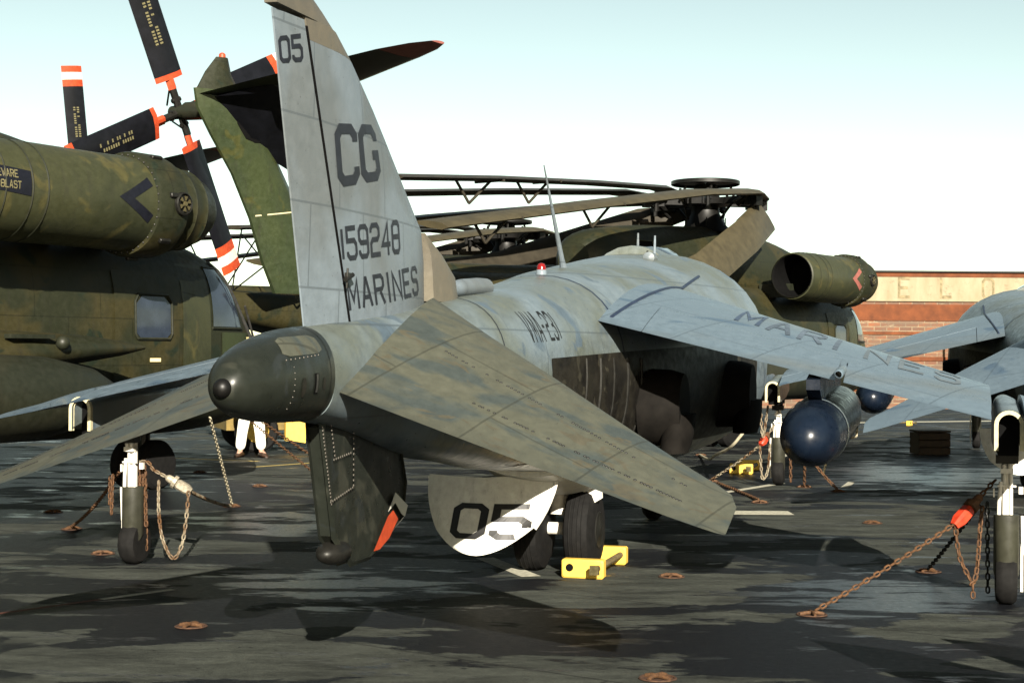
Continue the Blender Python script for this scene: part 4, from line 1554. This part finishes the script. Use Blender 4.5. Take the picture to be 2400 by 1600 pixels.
        mb.tube([(-2.9, s * 1.9, 1.3), (-2.9, s * 1.95, .37)], .08, 10)
        mb.tube([(-2.9, s * 1.7, .37), (-2.9, s * 2.2, .37)], .05, 10)
        mb.build('main_leg', 'dark_steel', R)
    mb = MB()
    mb.tube([(5.0, 0, 1.0), (4.95, 0, .31)], .07, 10)
    mb.tube([(4.95, -.3, .31), (4.95, .3, .31)], .045, 10)
    mb.build('nose_leg', 'dark_steel', R)
    return R


plain('tip_pink', (.75, .25, .2), .5, 0, .15, 10)
heli = make_heli()
heli.location = (-7.084, 15.60, 0)
heli.rotation_euler = (0, 0, frame_rz(30.19))
HG = 'green transport helicopters parked on the deck'
tag(heli, 'dark green helicopter with BEWARE OF BLAST placard on its engine barrel', 'helicopter', HG)
h2 = copy_tree(heli)
h2.location = (3.985, 32.964, 0)
h2.rotation_euler = (0, 0, frame_rz(36.35))
tag(h2, 'green helicopter whose tail pylon and pink tipped stabiliser rise behind the lettered fin', 'helicopter', HG)
h3 = copy_tree(heli)
h3.location = (-.18, 43.2, 0)
h3.rotation_euler = (0, 0, frame_rz(36.35))
tag(h3, 'farthest green helicopter with folded rotor blades resting on crutches', 'helicopter', HG)


def walk(o):
    for c in o.children:
        yield c
        yield from walk(c)


def restyle(root, part, mat):
    for c in walk(root):
        if c.name.split('.')[0] == part:
            c.material_slots[0].link = 'OBJECT'
            c.material_slots[0].material = MATS[mat]


for jx in (j2, j3):
    restyle(jx, 'tailplane', 'wing_grey')
for hx in (h2, h3):
    for c in [c for c in walk(hx) if c.name.split('.')[0] in ('placard', 'placard_text')]:
        bpy.data.objects.remove(c)
    restyle(hx, 'chevron', 'tip_pink')
for c in [c for c in h2.children if c.name.split('.')[0] == 'crutch_frame']:
    bpy.data.objects.remove(c)
# the farthest tail rotor stopped at another angle
for c in h3.children:
    if c.name.split('.')[0] == 'tail_rotor':
        hubp = Vector((-13.45, .95, 5.12))
        M3 = Matrix.Translation(hubp) @ Matrix.Rotation(radians(18), 4, 'Y') @ Matrix.Translation(-hubp)
        c.matrix_local = M3

# ------------------------------------------------------------------ deck markings
def strip(a, b, wd, mat, z=.004, name='painted_line'):
    a, b = Vector((*a, 0)), Vector((*b, 0))
    d = (b - a).normalized()
    n_ = Vector((-d.y, d.x, 0)) * wd / 2
    mb = MB()
    k = mb.add([Vector((p.x, p.y, z)) for p in (a - n_, b - n_, b + n_, a + n_)])
    mb.face(k, k + 1, k + 2, k + 3)
    o = mb.build(name, mat, deck, 0)
    return o


strip((2.2, 17.35), (3.05, 17.35), .42, 'line_white')
strip((2.6, 19.75), (3.62, 21.3), .12, 'line_white')
strip((4.0, 38.0), (30.0, 48.3), .5, 'line_white')
strip((-2.85, 11.10), (-2.45, 11.58), .07, 'line_white')
strip((-6.0, 7.3), (-2.85, 11.10), .05, 'line_red')
strip((-6.5, 25.9), (-3.95, 24.85), .16, 'line_yellow')
strip((-3.85, 23.62), (-2.0, 25.9), .10, 'line_yellow')
strip((-.22, 13.45), (.16, 12.35), .16, 'line_white')
strip((4.3, 20.6), (4.62, 21.6), .10, 'line_white')
strip((4.0, 25.2), (5.2, 28.6), .12, 'line_white')


# ------------------------------------------------------------------ tie-down fittings
def make_padeye():
    R = thing('deck_padeye', '', 'padeye')
    mb = MB()
    mb.lathe([(.002, .01), (.003, .13), (.010, .135), (.012, .15), (.005, .158)], (0, 0, 0), (0, 0, 1), 20, True, False)
    mb.build('dish', 'padeye_rust', R)
    mb = MB()
    for a in (0, pi / 2):
        m3 = Matrix.Rotation(a + .4, 3, 'Z')
        mb.tube([m3 @ Vector((-.125, 0, .008)), m3 @ Vector((-.06, 0, .024 - .003 * a)), m3 @ Vector((.06, 0, .024 - .003 * a)), m3 @ Vector((.125, 0, .008))], .014, 8)
    mb.build('cross_bar', 'rust', R)
    return R


plain('padeye_rust', (.17, .075, .034), .8, .1, .6, 25, .3)
PADL = {0: 'rusty padeye holding the end of the chain with the red tensioner', 1: 'rusty padeye where the slack chain by the white dash ends',
        2: 'rusty padeye on dry deck beside the yellow chock blocks', 8: 'padeye in the shadow holding the dark outrigger chain',
        9: 'rusty padeye where the white chain from the helicopter ends', 10: 'rusty padeye holding the chain that slants towards the helicopter',
        11: 'padeye holding the pale chain of the unmarked jet', 12: 'padeye behind the ventral fin holding two brown chains',
        13: 'padeye directly below the fuel tank with a hanging chain', 14: 'padeye beside the fuel tank holding a slanting orange chain',
        15: 'far padeye where the curving pale rope ends'}
pad0 = make_padeye()
pads = [(2.01, 10.63), (2.89, 18.52), (1.25, 12.38), (-2.01, 10.04), (.79, 8.53), (-3.47, 13.56), (-4.88, 16.98), (3.71, 16.36), (3.34, 12.75), (-3.1, 17.7),
        (-4.24, 15.39), (2.70, 21.5), (-2.5, 21.9), (3.8, 20.66), (4.12, 20.06), (3.2, 26.9), (-4.4, 22.5), (-3.2, 20.3), (5.4, 16.0), (4.6, 12.2)]
for i, (x, y) in enumerate(pads):
    p = pad0 if i == 0 else copy_tree(pad0)
    p.location = (x, y, 0)
    p.scale = (.66, .66, .9)
    p.rotation_euler = (0, 0, RND.random() * 3)
    tag(p, PADL.get(i, 'rusty round padeye in the deck with no chain hooked on'), 'padeye', 'tie down fittings in the deck')


# ------------------------------------------------------------------ chains
def link_mesh(L_=.052, W_=.034, r=.0062):
    prof = []
    hl, hw = L_ / 2 - W_ / 2, W_ / 2 - r
    for k in range(12):
        a = 2 * pi * k / 12
        cx = hl if cos(a) > 0.01 else (-hl if cos(a) < -.01 else 0)
        prof.append(Vector((cx + hw * cos(a), hw * sin(a), 0)))
    vs_, fs_ = [], []
    n_ = len(prof)
    for k, p in enumerate(prof):
        t = (prof[(k + 1) % n_] - prof[k - 1]).normalized()
        o_ = Vector((t.y, -t.x, 0))
        for q in range(5):
            b = 2 * pi * q / 5
            vs_.append(p + o_ * (r * cos(b)) + Vector((0, 0, r * sin(b))))
    for k in range(n_):
        for q in range(5):
            fs_.append((k * 5 + q, k * 5 + (q + 1) % 5, ((k + 1) % n_) * 5 + (q + 1) % 5, ((k + 1) % n_) * 5 + q))
    return vs_, fs_


LV, LF = link_mesh()


def sag_path(pts, sag=0.0, n=24):
    if len(pts) == 2 and sag:
        a, b = Vector(pts[0]), Vector(pts[1])
        return [a.lerp(b, k / n) - Vector((0, 0, sag * 4 * (k / n) * (1 - k / n))) for k in range(n + 1)]
    tab = [tuple(p) for p in pts]
    return [Vector(q) for q in smooth_tab(tab, 8)] if len(tab) > 2 else [Vector(p) for p in tab]


def chain_into(mb, pts, sag=0.0, scale=1.0):
    path = sag_path(pts, sag)
    pitch = .040 * scale
    d = [0]
    for a, b in zip(path, path[1:]):
        d.append(d[-1] + (b - a).length)
    n_ = max(2, int(d[-1] / pitch))
    i = 0
    for k in range(n_):
        s_ = (k + .5) * d[-1] / n_
        while d[i + 1] < s_:
            i += 1
        t = (s_ - d[i]) / max(1e-6, d[i + 1] - d[i])
        p = path[i].lerp(path[i + 1], t)
        ax = (path[i + 1] - path[i]).normalized()
        h = Vector((0, 0, 1)) if abs(ax.z) < .9 else Vector((1, 0, 0))
        e1 = h.cross(ax).normalized()
        e2 = ax.cross(e1)
        a = (k % 2) * pi / 2 + .5 + RND.uniform(-.25, .25)
        f1 = e1 * cos(a) + e2 * sin(a)
        f2 = ax.cross(f1)
        b0 = mb.add([p + (ax * v.x + f1 * v.y + f2 * v.z) * scale for v in LV])
        for f in LF:
            mb.face(*[b0 + q for q in f])


CH = 'tie down chains'


def chain(label, runs, mat, scale=1.0, tension=None, tmat='red_paint', name='tiedown_chain', group=None):
    """one lashing: every run hangs from the same hook"""
    R = thing(name, label, 'chain', (0, 0, 0), 0, group)
    for pts, sag in runs:
        mb = MB()
        chain_into(mb, pts, sag, scale)
        mb.build('chain', mat, R)
    if tension:
        a, b = Vector(tension[0]), Vector(tension[1])
        ax = (b - a)
        L_ = ax.length
        ax.normalize()
        mb = MB()
        mb.lathe([(0, .012), (.02, .03), (L_ * .28, .034), (L_ * .3, .055), (L_ * .42, .055), (L_ * .44, .034)], a, ax, 10, True, True)
        t1 = mb.build('tension_grip', 'rust' if tmat == 'red_paint' else tmat, R)
        mb = MB()
        side = ax.cross(Vector((0, 0, 1))).normalized()
        upv = side.cross(ax)
        rings = []
        for t, w_, h_ in ((.42, .028, .03), (.5, .045, .04), (.82, .05, .04), (1.0, .03, .025)):
            c = a + ax * (L_ * t)
            rings.append([c + side * (w_ * x) + upv * (h_ * y) for x, y in ((-1, -.6), (-.6, -1), (.6, -1), (1, -.6), (1, .6), (.6, 1), (-.6, 1), (-1, .6))])
        mb.loft(rings)
        mb.build('tensioner', tmat, R)
    mb = MB()
    return R


chain('rusty chain with red tensioner stretched from outrigger leg to deck fitting',
      [([(3.42, 11.25, .86), (3.29, 11.15, .76)], 0), ([(3.084, 11.05, .575), (2.03, 10.63, .03)], .015),
       ([(3.078, 11.05, .583), (3.108, 11.05, .353), (3.174, 11.05, .206), (3.204, 11.05, .161), (3.242, 11.08, .261), (3.27, 11.1, .555), (3.29, 11.12, .687)], 0),
       ([(3.204, 11.05, .161), (3.206, 11.05, .05)], 0)], 'rust', 1.15, ((3.29, 11.15, .76), (3.07, 11.04, .555)))
chain('dark chain running back from the outrigger leg into the shadow',
      [([(3.32, 11.3, .68), (3.34, 12.74, .03)], .01), ([(3.385, 11.33, .70), (3.392, 11.33, .05)], 0)], 'dark_steel', 1.15)
chain('pale chain and grey tensioner hooked to the white oleo strut',
      [([(-3.10, 13.12, .81), (-2.993, 13.1, .818), (-2.94, 13.1, .755), (-2.84, 13.1, .70)], 0),
       ([(-2.648, 13.1, .582), (-3.06, 17.45, .03)], .02),
       ([(-2.886, 13.05, .672), (-2.884, 13.05, .41), (-2.848, 13.05, .184), (-2.766, 13.05, .037), (-2.697, 13.05, .132), (-2.66, 13.05, .342), (-2.641, 13.05, .586)], 0)],
      'chain_mix', 1.1, ((-2.84, 13.1, .70), (-2.63, 13.1, .575)), 'chain_grey')
chain('bunch of rusty chain hanging straight down beside the outrigger wheel',
      [([(-3.022 + dx, 13.0 + dy, .80), (-3.011 + dx, 13.0 + dy, .55), (-3.009 + dx * 1.3, 13.0 + dy, e)], 0) for dx, dy, e in ((0, 0, .03), (.025, .02, .10), (-.025, .015, .16), (.03, -.02, .3))],
      'rust', 1.15)
chain('rusty chain slanting down from outrigger leg towards the helicopter',
      [([(-3.26, 13.25, .72), (-4.24, 15.38, .03)], .05), ([(-3.30, 13.2, .71), (-3.31, 13.2, .37)], 0), ([(-3.32, 13.2, .70), (-3.33, 13.22, .45)], 0)], 'rust', 1.1)
chain('white chain dropping from the helicopter nose to the deck', [([(-2.99, 15.8, 1.07), (-3.10, 17.7, .03)], 0)], 'rope_white', 1.2)
chain('lower of two rust brown chains descending behind the ventral fin', [([(-3.342, 20.0, .908), (-2.60, 21.6, .03)], .01)], 'rust', 1.25, name='tiedown_chain')
chain('upper of two rust brown chains descending behind the ventral fin', [([(-3.26, 20.0, .93), (-2.40, 22.2, .03)], .01)], 'rust', 1.35)
chain('pale chain with red tensioner tied to the unmarked jet outrigger',
      [([(3.449, 20.9, .80), (3.36, 20.82, .68)], 0), ([(3.251, 20.7, .558), (2.70, 21.5, .03)], .02),
       ([(3.213, 20.6, .536), (3.237, 20.6, .178), (3.265, 20.6, .112), (3.319, 20.6, .234), (3.345, 20.6, .565)], 0),
       ([(3.215, 20.6, 1.115), (3.251, 20.6, .647), (3.315, 20.6, 1.061)], 0)], 'chain_mix', 1.3, ((3.36, 20.82, .70), (3.24, 20.69, .55)))
chain('rusty slack chain lying across the deck near the white dash', [([(2.716, 21.0, .03), (2.85, 19.6, .02), (2.89, 18.6, .03)], 0)], 'rust', 1.4)
chain('orange brown chain hanging below the dark fuel tank', [([(3.72, 20.2, .428), (3.79, 20.6, .03)], 0), ([(3.78, 20.2, .428), (4.11, 20.06, .03)], .02), ([(3.68, 21.0, .431), (3.70, 21.1, .03)], 0)], 'rust', 1.4)


def rope(label, pts, r, mat='rope_white', name='rope', cat='rope'):
    mb = MB()
    mb.tube(sag_path(pts), r, 8)
    return tag(mb.build(name, mat), label, cat)


rope('pale rope curving down from the unmarked jet wing to the deck', [(3.177, 20.6, 1.032), (3.084, 20.6, .839), (2.959, 20.6, .662), (2.849, 20.8, .50), (2.76, 21.6, .35), (3.0, 24.2, .12), (3.169, 26.8, .02)], .02)
rope('thin white rope bent at a right angle behind the fuel tank', [(4.881, 22.5, .9), (4.875, 22.5, .62), (4.85, 22.5, .56), (4.75, 22.5, .545), (4.55, 22.5, .53), (4.4, 22.5, .02)], .018)


# ------------------------------------------------------------------ wheel chocks
def make_chock(label, loc, rz, mat='yellow'):
    R = thing('wheel_chock', label, 'chock', loc, rz, 'yellow wheel chocks')
    for x in (-.43, .43):
        mb = MB()
        sg = 1 if x > 0 else -1
        mb.bbox((x, 0, .075), (.11, .33, .145), .012)
        mb.build('block', mat, R)
        mb = MB()
        mb.lathe([(-.004, .03), (.004, .03)], (x + sg * .057, .10, .085), (sg, 0, 0), 12, True, True)
        mb.build('bar_socket', 'black', R)
    mb = MB()
    mb.tube([(-.60, -.12, .085), (.52, -.12, .085)], .026, 8)
    mb.build('bar', 'wood_bar', R)
    mb = MB()
    mb.box((-.59, -.12, .085), (.04, .07, .07))
    mb.build('bar_end', 'brass', R)
    return R


plain('wood_bar', (.4, .3, .14), .6, 0, .4, 20)
jr = frame_rz(JET_HD)
make_chock('bright yellow pair of chock blocks around the main wheel of the lettered jet', (.68, 12.72, 0), jr)
make_chock('pale yellow chock behind the red tensioner of the unmarked jet', (3.42, 23.3, 0), jr)
make_chock('yellow chock far off near the long white deck line', (9.3, 38.6, 0), jr + 1.3).scale = (.8, .8, .8)

# dark wooden crate on the wet deck
R = thing('wooden_crate', 'dark brown wooden crate standing on the wet deck', 'crate', (7.25, 27.6, 0), .1)
for k in range(3):
    mb = MB()
    mb.bbox((0, -.22, .07 + k * .125), (.56, .03, .115), .006)
    mb.build('plank', 'wood', R)
    mb = MB()
    mb.bbox((0, .22, .07 + k * .125), (.56, .03, .115), .006)
    mb.build('plank', 'wood', R)
for sx in (-.265, .265):
    mb = MB()
    mb.bbox((sx, 0, .195), (.025, .40, .37), .006)
    mb.build('end_board', 'wood', R)
mb = MB()
mb.bbox((0, 0, .405), (.58, .48, .03), .008)
mb.build('lid', 'wood', R)


# ------------------------------------------------------------------ person
def skin_obj(name, joints, bones, mat, parent, root=0, sub=2):
    me = bpy.data.meshes.new(name)
    me.from_pydata([j[:3] for j in joints], bones, [])
    o = bpy.data.objects.new(name, me)
    COL.objects.link(o)
    me.materials.append(MATS[mat])
    o.modifiers.new('skin', 'SKIN')
    if not me.skin_vertices:
        bpy.context.view_layer.objects.active = o
        me.attributes
    try:
        lay = me.skin_vertices[0].data
    except Exception:
        bm = bmesh.new()
        bm.from_mesh(me)
        bm.verts.layers.skin.verify()
        bm.to_mesh(me)
        bm.free()
        lay = me.skin_vertices[0].data
    for d_, j in zip(lay, joints):
        rx, ry = j[3] if isinstance(j[3], tuple) else (j[3], j[3])
        d_.radius = (rx, ry)
    lay[root].use_root = True
    sm = o.modifiers.new('sub', 'SUBSURF')
    sm.levels = sm.render_levels = sub
    sm_ = o.modifiers['skin']
    sm_.use_smooth_shade = True
    o.parent = parent
    return o


PR = thing('person', 'person in white trousers and red jersey standing beyond the tail', 'person', (-4.21, 25.82, 0), .15)
sc_ = .93
J = [(0, 0, .86, (.14, .11)), (0, 0, 1.08, (.145, .11)), (0, 0, 1.30, (.165, .11)), (0, 0, 1.42, (.07, .07)), (0, -.01, 1.50, (.055, .06)), (0, -.02, 1.60, (.085, .10)), (0, -.02, 1.70, (.07, .085)),
     (-.10, 0, .80, (.10, .10)), (-.16, .01, .46, (.065, .07)), (-.20, .03, .09, (.045, .05)), (-.235, -.10, .05, (.042, .035)),
     (.10, 0, .80, (.10, .10)), (.14, -.02, .46, (.065, .07)), (.17, .0, .09, (.045, .05)), (.24, -.11, .05, (.042, .035)),
     (-.19, 0, 1.36, (.065, .065)), (-.27, .03, 1.10, (.048, .05)), (-.26, -.12, .90, (.038, .04)), (-.25, -.17, .82, (.035, .02)),
     (.19, 0, 1.36, (.065, .065)), (.27, .03, 1.10, (.048, .05)), (.26, -.12, .90, (.038, .04)), (.25, -.17, .82, (.035, .02))]
J = [(x * sc_, y * sc_, z * sc_, tuple(r * sc_ for r in rr)) for x, y, z, rr in J]
Bn = [(0, 1), (1, 2), (2, 3), (3, 4), (4, 5), (5, 6), (0, 7), (7, 8), (8, 9), (9, 10), (0, 11), (11, 12), (12, 13), (13, 14), (2, 15), (15, 16), (16, 17), (17, 18), (2, 19), (19, 20), (20, 21), (21, 22)]
# five short fingers on each hand
for hnd, sx in ((18, -1), (22, 1)):
    hx, hy, hz, _ = J[hnd]
    for k, (dx, dy, L_) in enumerate(((-.02, -.012, .07), (-.007, -.02, .078), (.007, -.02, .074), (.02, -.014, .06), (.03 * -sx, .02, .05))):
        J.append((hx + dx, hy + dy, hz - .03, (.009, .009)))
        Bn.append((hnd, len(J) - 1))
        J.append((hx + dx * 1.2, hy + dy - .012, hz - .03 - L_, (.0075, .0075)))
        Bn.append((len(J) - 2, len(J) - 1))
body = skin_obj('body', J, Bn, 'skin', PR)
k_ = sc_
skin_obj('trousers', [(x * k_, y * k_, z * k_, (r * k_, q * k_)) for x, y, z, r, q in
                      ((0, 0, .92, .155, .13), (-.10, 0, .78, .12, .125), (-.16, .01, .46, .098, .10), (-.20, .03, .11, .088, .095), (.10, 0, .78, .12, .125), (.14, -.02, .46, .098, .10), (.17, 0, .11, .088, .095), (0, 0, 1.0, .15, .125))],
         [(0, 1), (1, 2), (2, 3), (0, 4), (4, 5), (5, 6), (0, 7)], 'cloth_white', PR)
skin_obj('jersey', [(x * k_, y * k_, z * k_, (r * k_, q * k_)) for x, y, z, r, q in
                    ((0, 0, 1.10, .17, .135), (0, 0, 1.32, .185, .13), (0, 0, 1.42, .085, .085), (0, 0, .80, .165, .14), (-.2, 0, 1.36, .085, .085), (-.28, .03, 1.09, .065, .065), (-.275, -.09, .96, .055, .055),
                     (.2, 0, 1.36, .085, .085), (.28, .03, 1.09, .065, .065), (.275, -.09, .96, .055, .055))],
         [(0, 1), (1, 2), (0, 3), (1, 4), (4, 5), (5, 6), (1, 7), (7, 8), (8, 9)], 'cloth_red', PR)
for sx, x0, y0 in ((-1, -.205, -.02), (1, .19, -.05)):
    mb = MB()
    rings = []
    for t, w_, h_ in ((-.13, .03, .05), (-.10, .042, .085), (-.02, .046, .10), (.08, .050, .07), (.15, .042, .05), (.18, .02, .03)):
        cx, cy = x0 * k_ + sx * t * .35, y0 + -t * .9
        rings.append([(cx + w_ * cos(a), cy, max(0.0, h_ * .5 + h_ * .5 * sin(a))) for a in [2 * pi * q / 14 for q in range(14)]])
    mb.loft(rings)
    mb.build('shoe', 'leather', PR)
mb = MB()
mb.sphere((0, .0, 1.63 * k_), .105, 16, 10, (.85, 1.0, 1.0))
mb.build('cap', 'cloth_red', PR)
mb = MB()
mb.sphere((0, -.125 * k_, 1.575 * k_), .016, 8, 6, (.8, 1, 1.3))
mb.build('nose', 'skin', PR)
for sx in (-1, 1):
    mb = MB()
    mb.sphere((sx * .032, -.105 * k_, 1.60 * k_), .011, 8, 6)
    mb.build('eye', 'hair', PR)
    mb = MB()
    mb.sphere((sx * .085, -.01, 1.58 * k_), .024, 8, 6, (.4, .8, 1.2))
    mb.build('ear', 'skin', PR)

# ------------------------------------------------------------------ tow tractor
TR = thing('tow_tractor', 'yellow tow tractor half hidden behind the tail of the lettered jet', 'tractor', (-3.6, 27.9, 0), .35)
mb = MB()
mb.loft([[(x, y, z) for y, z in ((-.62, .38), (.62, .38), (.62, zt), (.5, zt + .1), (-.5, zt + .1), (-.62, zt))] for x, zt in ((-1.5, .62), (-1.4, .75), (.2, .80), (.25, .68), (1.35, .68), (1.45, .58))])
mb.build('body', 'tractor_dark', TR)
mb = MB()
mb.bbox((.45, 0, .98), (.14, .9, .42), .04)
mb.bbox((.7, 0, .86), (.42, .9, .12), .04)
mb.build('seat', 'black', TR)
mb = MB()
mb.tube([(-.05, .2, .85), (.2, .2, 1.12)], .02, 8)
mb.lathe([(-.012, .16), (0, .175), (.012, .16), (0, .15)], (.2, .2, 1.13), (-.5, 0, 1), 18)
mb.build('steering_wheel', 'black', TR)
for x in (-1.0, .95):
    for sy in (-1, 1):
        mb = MB()
        mb.lathe([(-.1, .2), (-.095, .33), (-.05, .37), (.05, .37), (.095, .33), (.1, .2)], (x, sy * .66, .37), (0, 1, 0), 26, True, True)
        wv = mb.build('wheel', 'rubber', TR)
        mb = MB()
        mb.lathe([(.098, .20), (.11, .19), (.10, .08), (.12, .06), (.12, .005)], (x, sy * .66, .37), (0, sy, 0), 20)
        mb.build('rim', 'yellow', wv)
    mb = MB()
mb = MB()
mb.loft([[(-.52, y, z) for y, z in ((-.78, .2), (-.64, .2), (-.64, .85), (-.78, .85))], [(-.40, y, z) for y, z in ((-.78, .2), (-.64, .2), (-.64, .88), (-.78, .88))], [(-.18, y, z) for y, z in ((-.78, .16), (-.64, .16), (-.64, .5), (-.78, .5))]])
mb.build('fender', 'yellow', TR)
mb = MB()
mb.loft([[(x, y, z) for y, z in ((-.78, .72), (-.64, .72), (-.64, .80), (-.78, .80))] for x in (-.75, -.45)])
mb.build('fender_lip', 'yellow', TR)

# ------------------------------------------------------------------ brick warehouse on the pier
WH = thing('brick_warehouse', 'long brick warehouse with faded painted sign band along its top', 'building', (0, 112, 0), 0.03)
x0, x1 = 17.5, 95.0
xm, wx = (x0 + x1) / 2, x1 - x0
mb = MB()
mb.box((xm, 15, -2.3), (wx, 30, 15.4))
mb.build('wall', 'brick', WH)
mb = MB()
mb.box((xm, 15, 6.28), (wx + .1, 30.1, 1.72))
mb.box((xm, 15, 5.45), (wx + .3, 30.3, .08))
mb.build('sign_band', 'sign_paint', WH)
mb = MB()
mb.box((xm, 15, 7.31), (wx + .2, 30.2, .33))
mb.build('cornice', 'terracotta', WH)
mb = MB()
mb.box((xm, 15, 7.53), (wx + .6, 30.6, .10))
mb.build('roof_edge', 'rotor_black', WH)
mb = MB()
mb.box((xm, 15, 4.62), (wx + .12, 30.12, 1.15))
mb.build('brick_band', 'terracotta', WH)
for z, h in ((3.15, .22), (1.35, .3), (-.8, .3)):
    mb = MB()
    mb.box((xm, 15, z), (wx + .16, 30.16, h))
    mb.build('ledge', 'terracotta', WH)
xs = 24.4
for i, ch in enumerate('RELOYE SHO'):
    if ch == ' ':
        xs += 2.2
        continue
    lettering('sign_letter', ch, 1.5, (lambda a, b, xs=xs: Vector((xs + a, -.06, 5.62 + b))), 'faded_letter', WH, 1.0, .62, 1.5, 3)
    xs += 3.0
for k, xx in enumerate((31.0, 32.2)):
    mb = MB()
    mb.tube([(xx, -1.5, -10), (xx, -1.5, 3.9)], .09, 8)
    tag(mb.build('mooring_pole', 'rotor_black'), 'thin dark pole standing in front of the brick warehouse', 'pole', 'poles before the warehouse').location = (0, 112, 0)
for k, xx in enumerate((24.6, 40.5)):
    mb = MB()
    mb.tube([(xx, 3, 7.5), (xx, 3, 7.8), (xx + .25, 3, 8.0)], .06, 6)
    mb.build('roof_vent', 'rotor_black', WH)


# ------------------------------------------------------------------ added trolley with pointed tanks, out of view, to cast deck shadows
TK = thing('shadow_trolley', 'added unseen trolley whose two pointed tanks cast shadows on the deck', 'trolley', (3.55, 5.3, 0), atan2(.89, -.46))
for yy, x_ in ((-.38, 1.75), (.38, 2.05)):
    mb = MB()
    mb.lathe([(x_ - 3.6, .03), (x_ - 3.2, .15), (x_ - 2.4, .26), (x_ - 1.6, .27), (x_ - .9, .22), (x_ - .35, .10), (x_, .01)], (0, yy, 1.18), (1, 0, 0), 26, True, True)
    mb.build('shadow_tank', 'tank_grey', TK)
mb = MB()
mb.box((0, 0, .55), (1.8, 1.1, .08))
mb.build('bed', 'dark_steel', TK)
for xx in (-.6, .6):
    mb = MB()
    mb.box((xx, 0, .76), (.08, 1.1, .36))
    mb.build('cradle', 'dark_steel', TK)
    for yy in (-.5, .5):
        mb = MB()
        mb.tube([(xx, yy, .52), (xx, yy, .2)], .03, 8)
        mb.build('strut', 'dark_steel', TK)
        mb = MB()
        mb.lathe([(-.05, .1), (-.045, .19), (.045, .19), (.05, .1)], (xx, yy, .19), (0, 1, 0), 20, True, True)
        mb.build('wheel', 'rubber', TK)
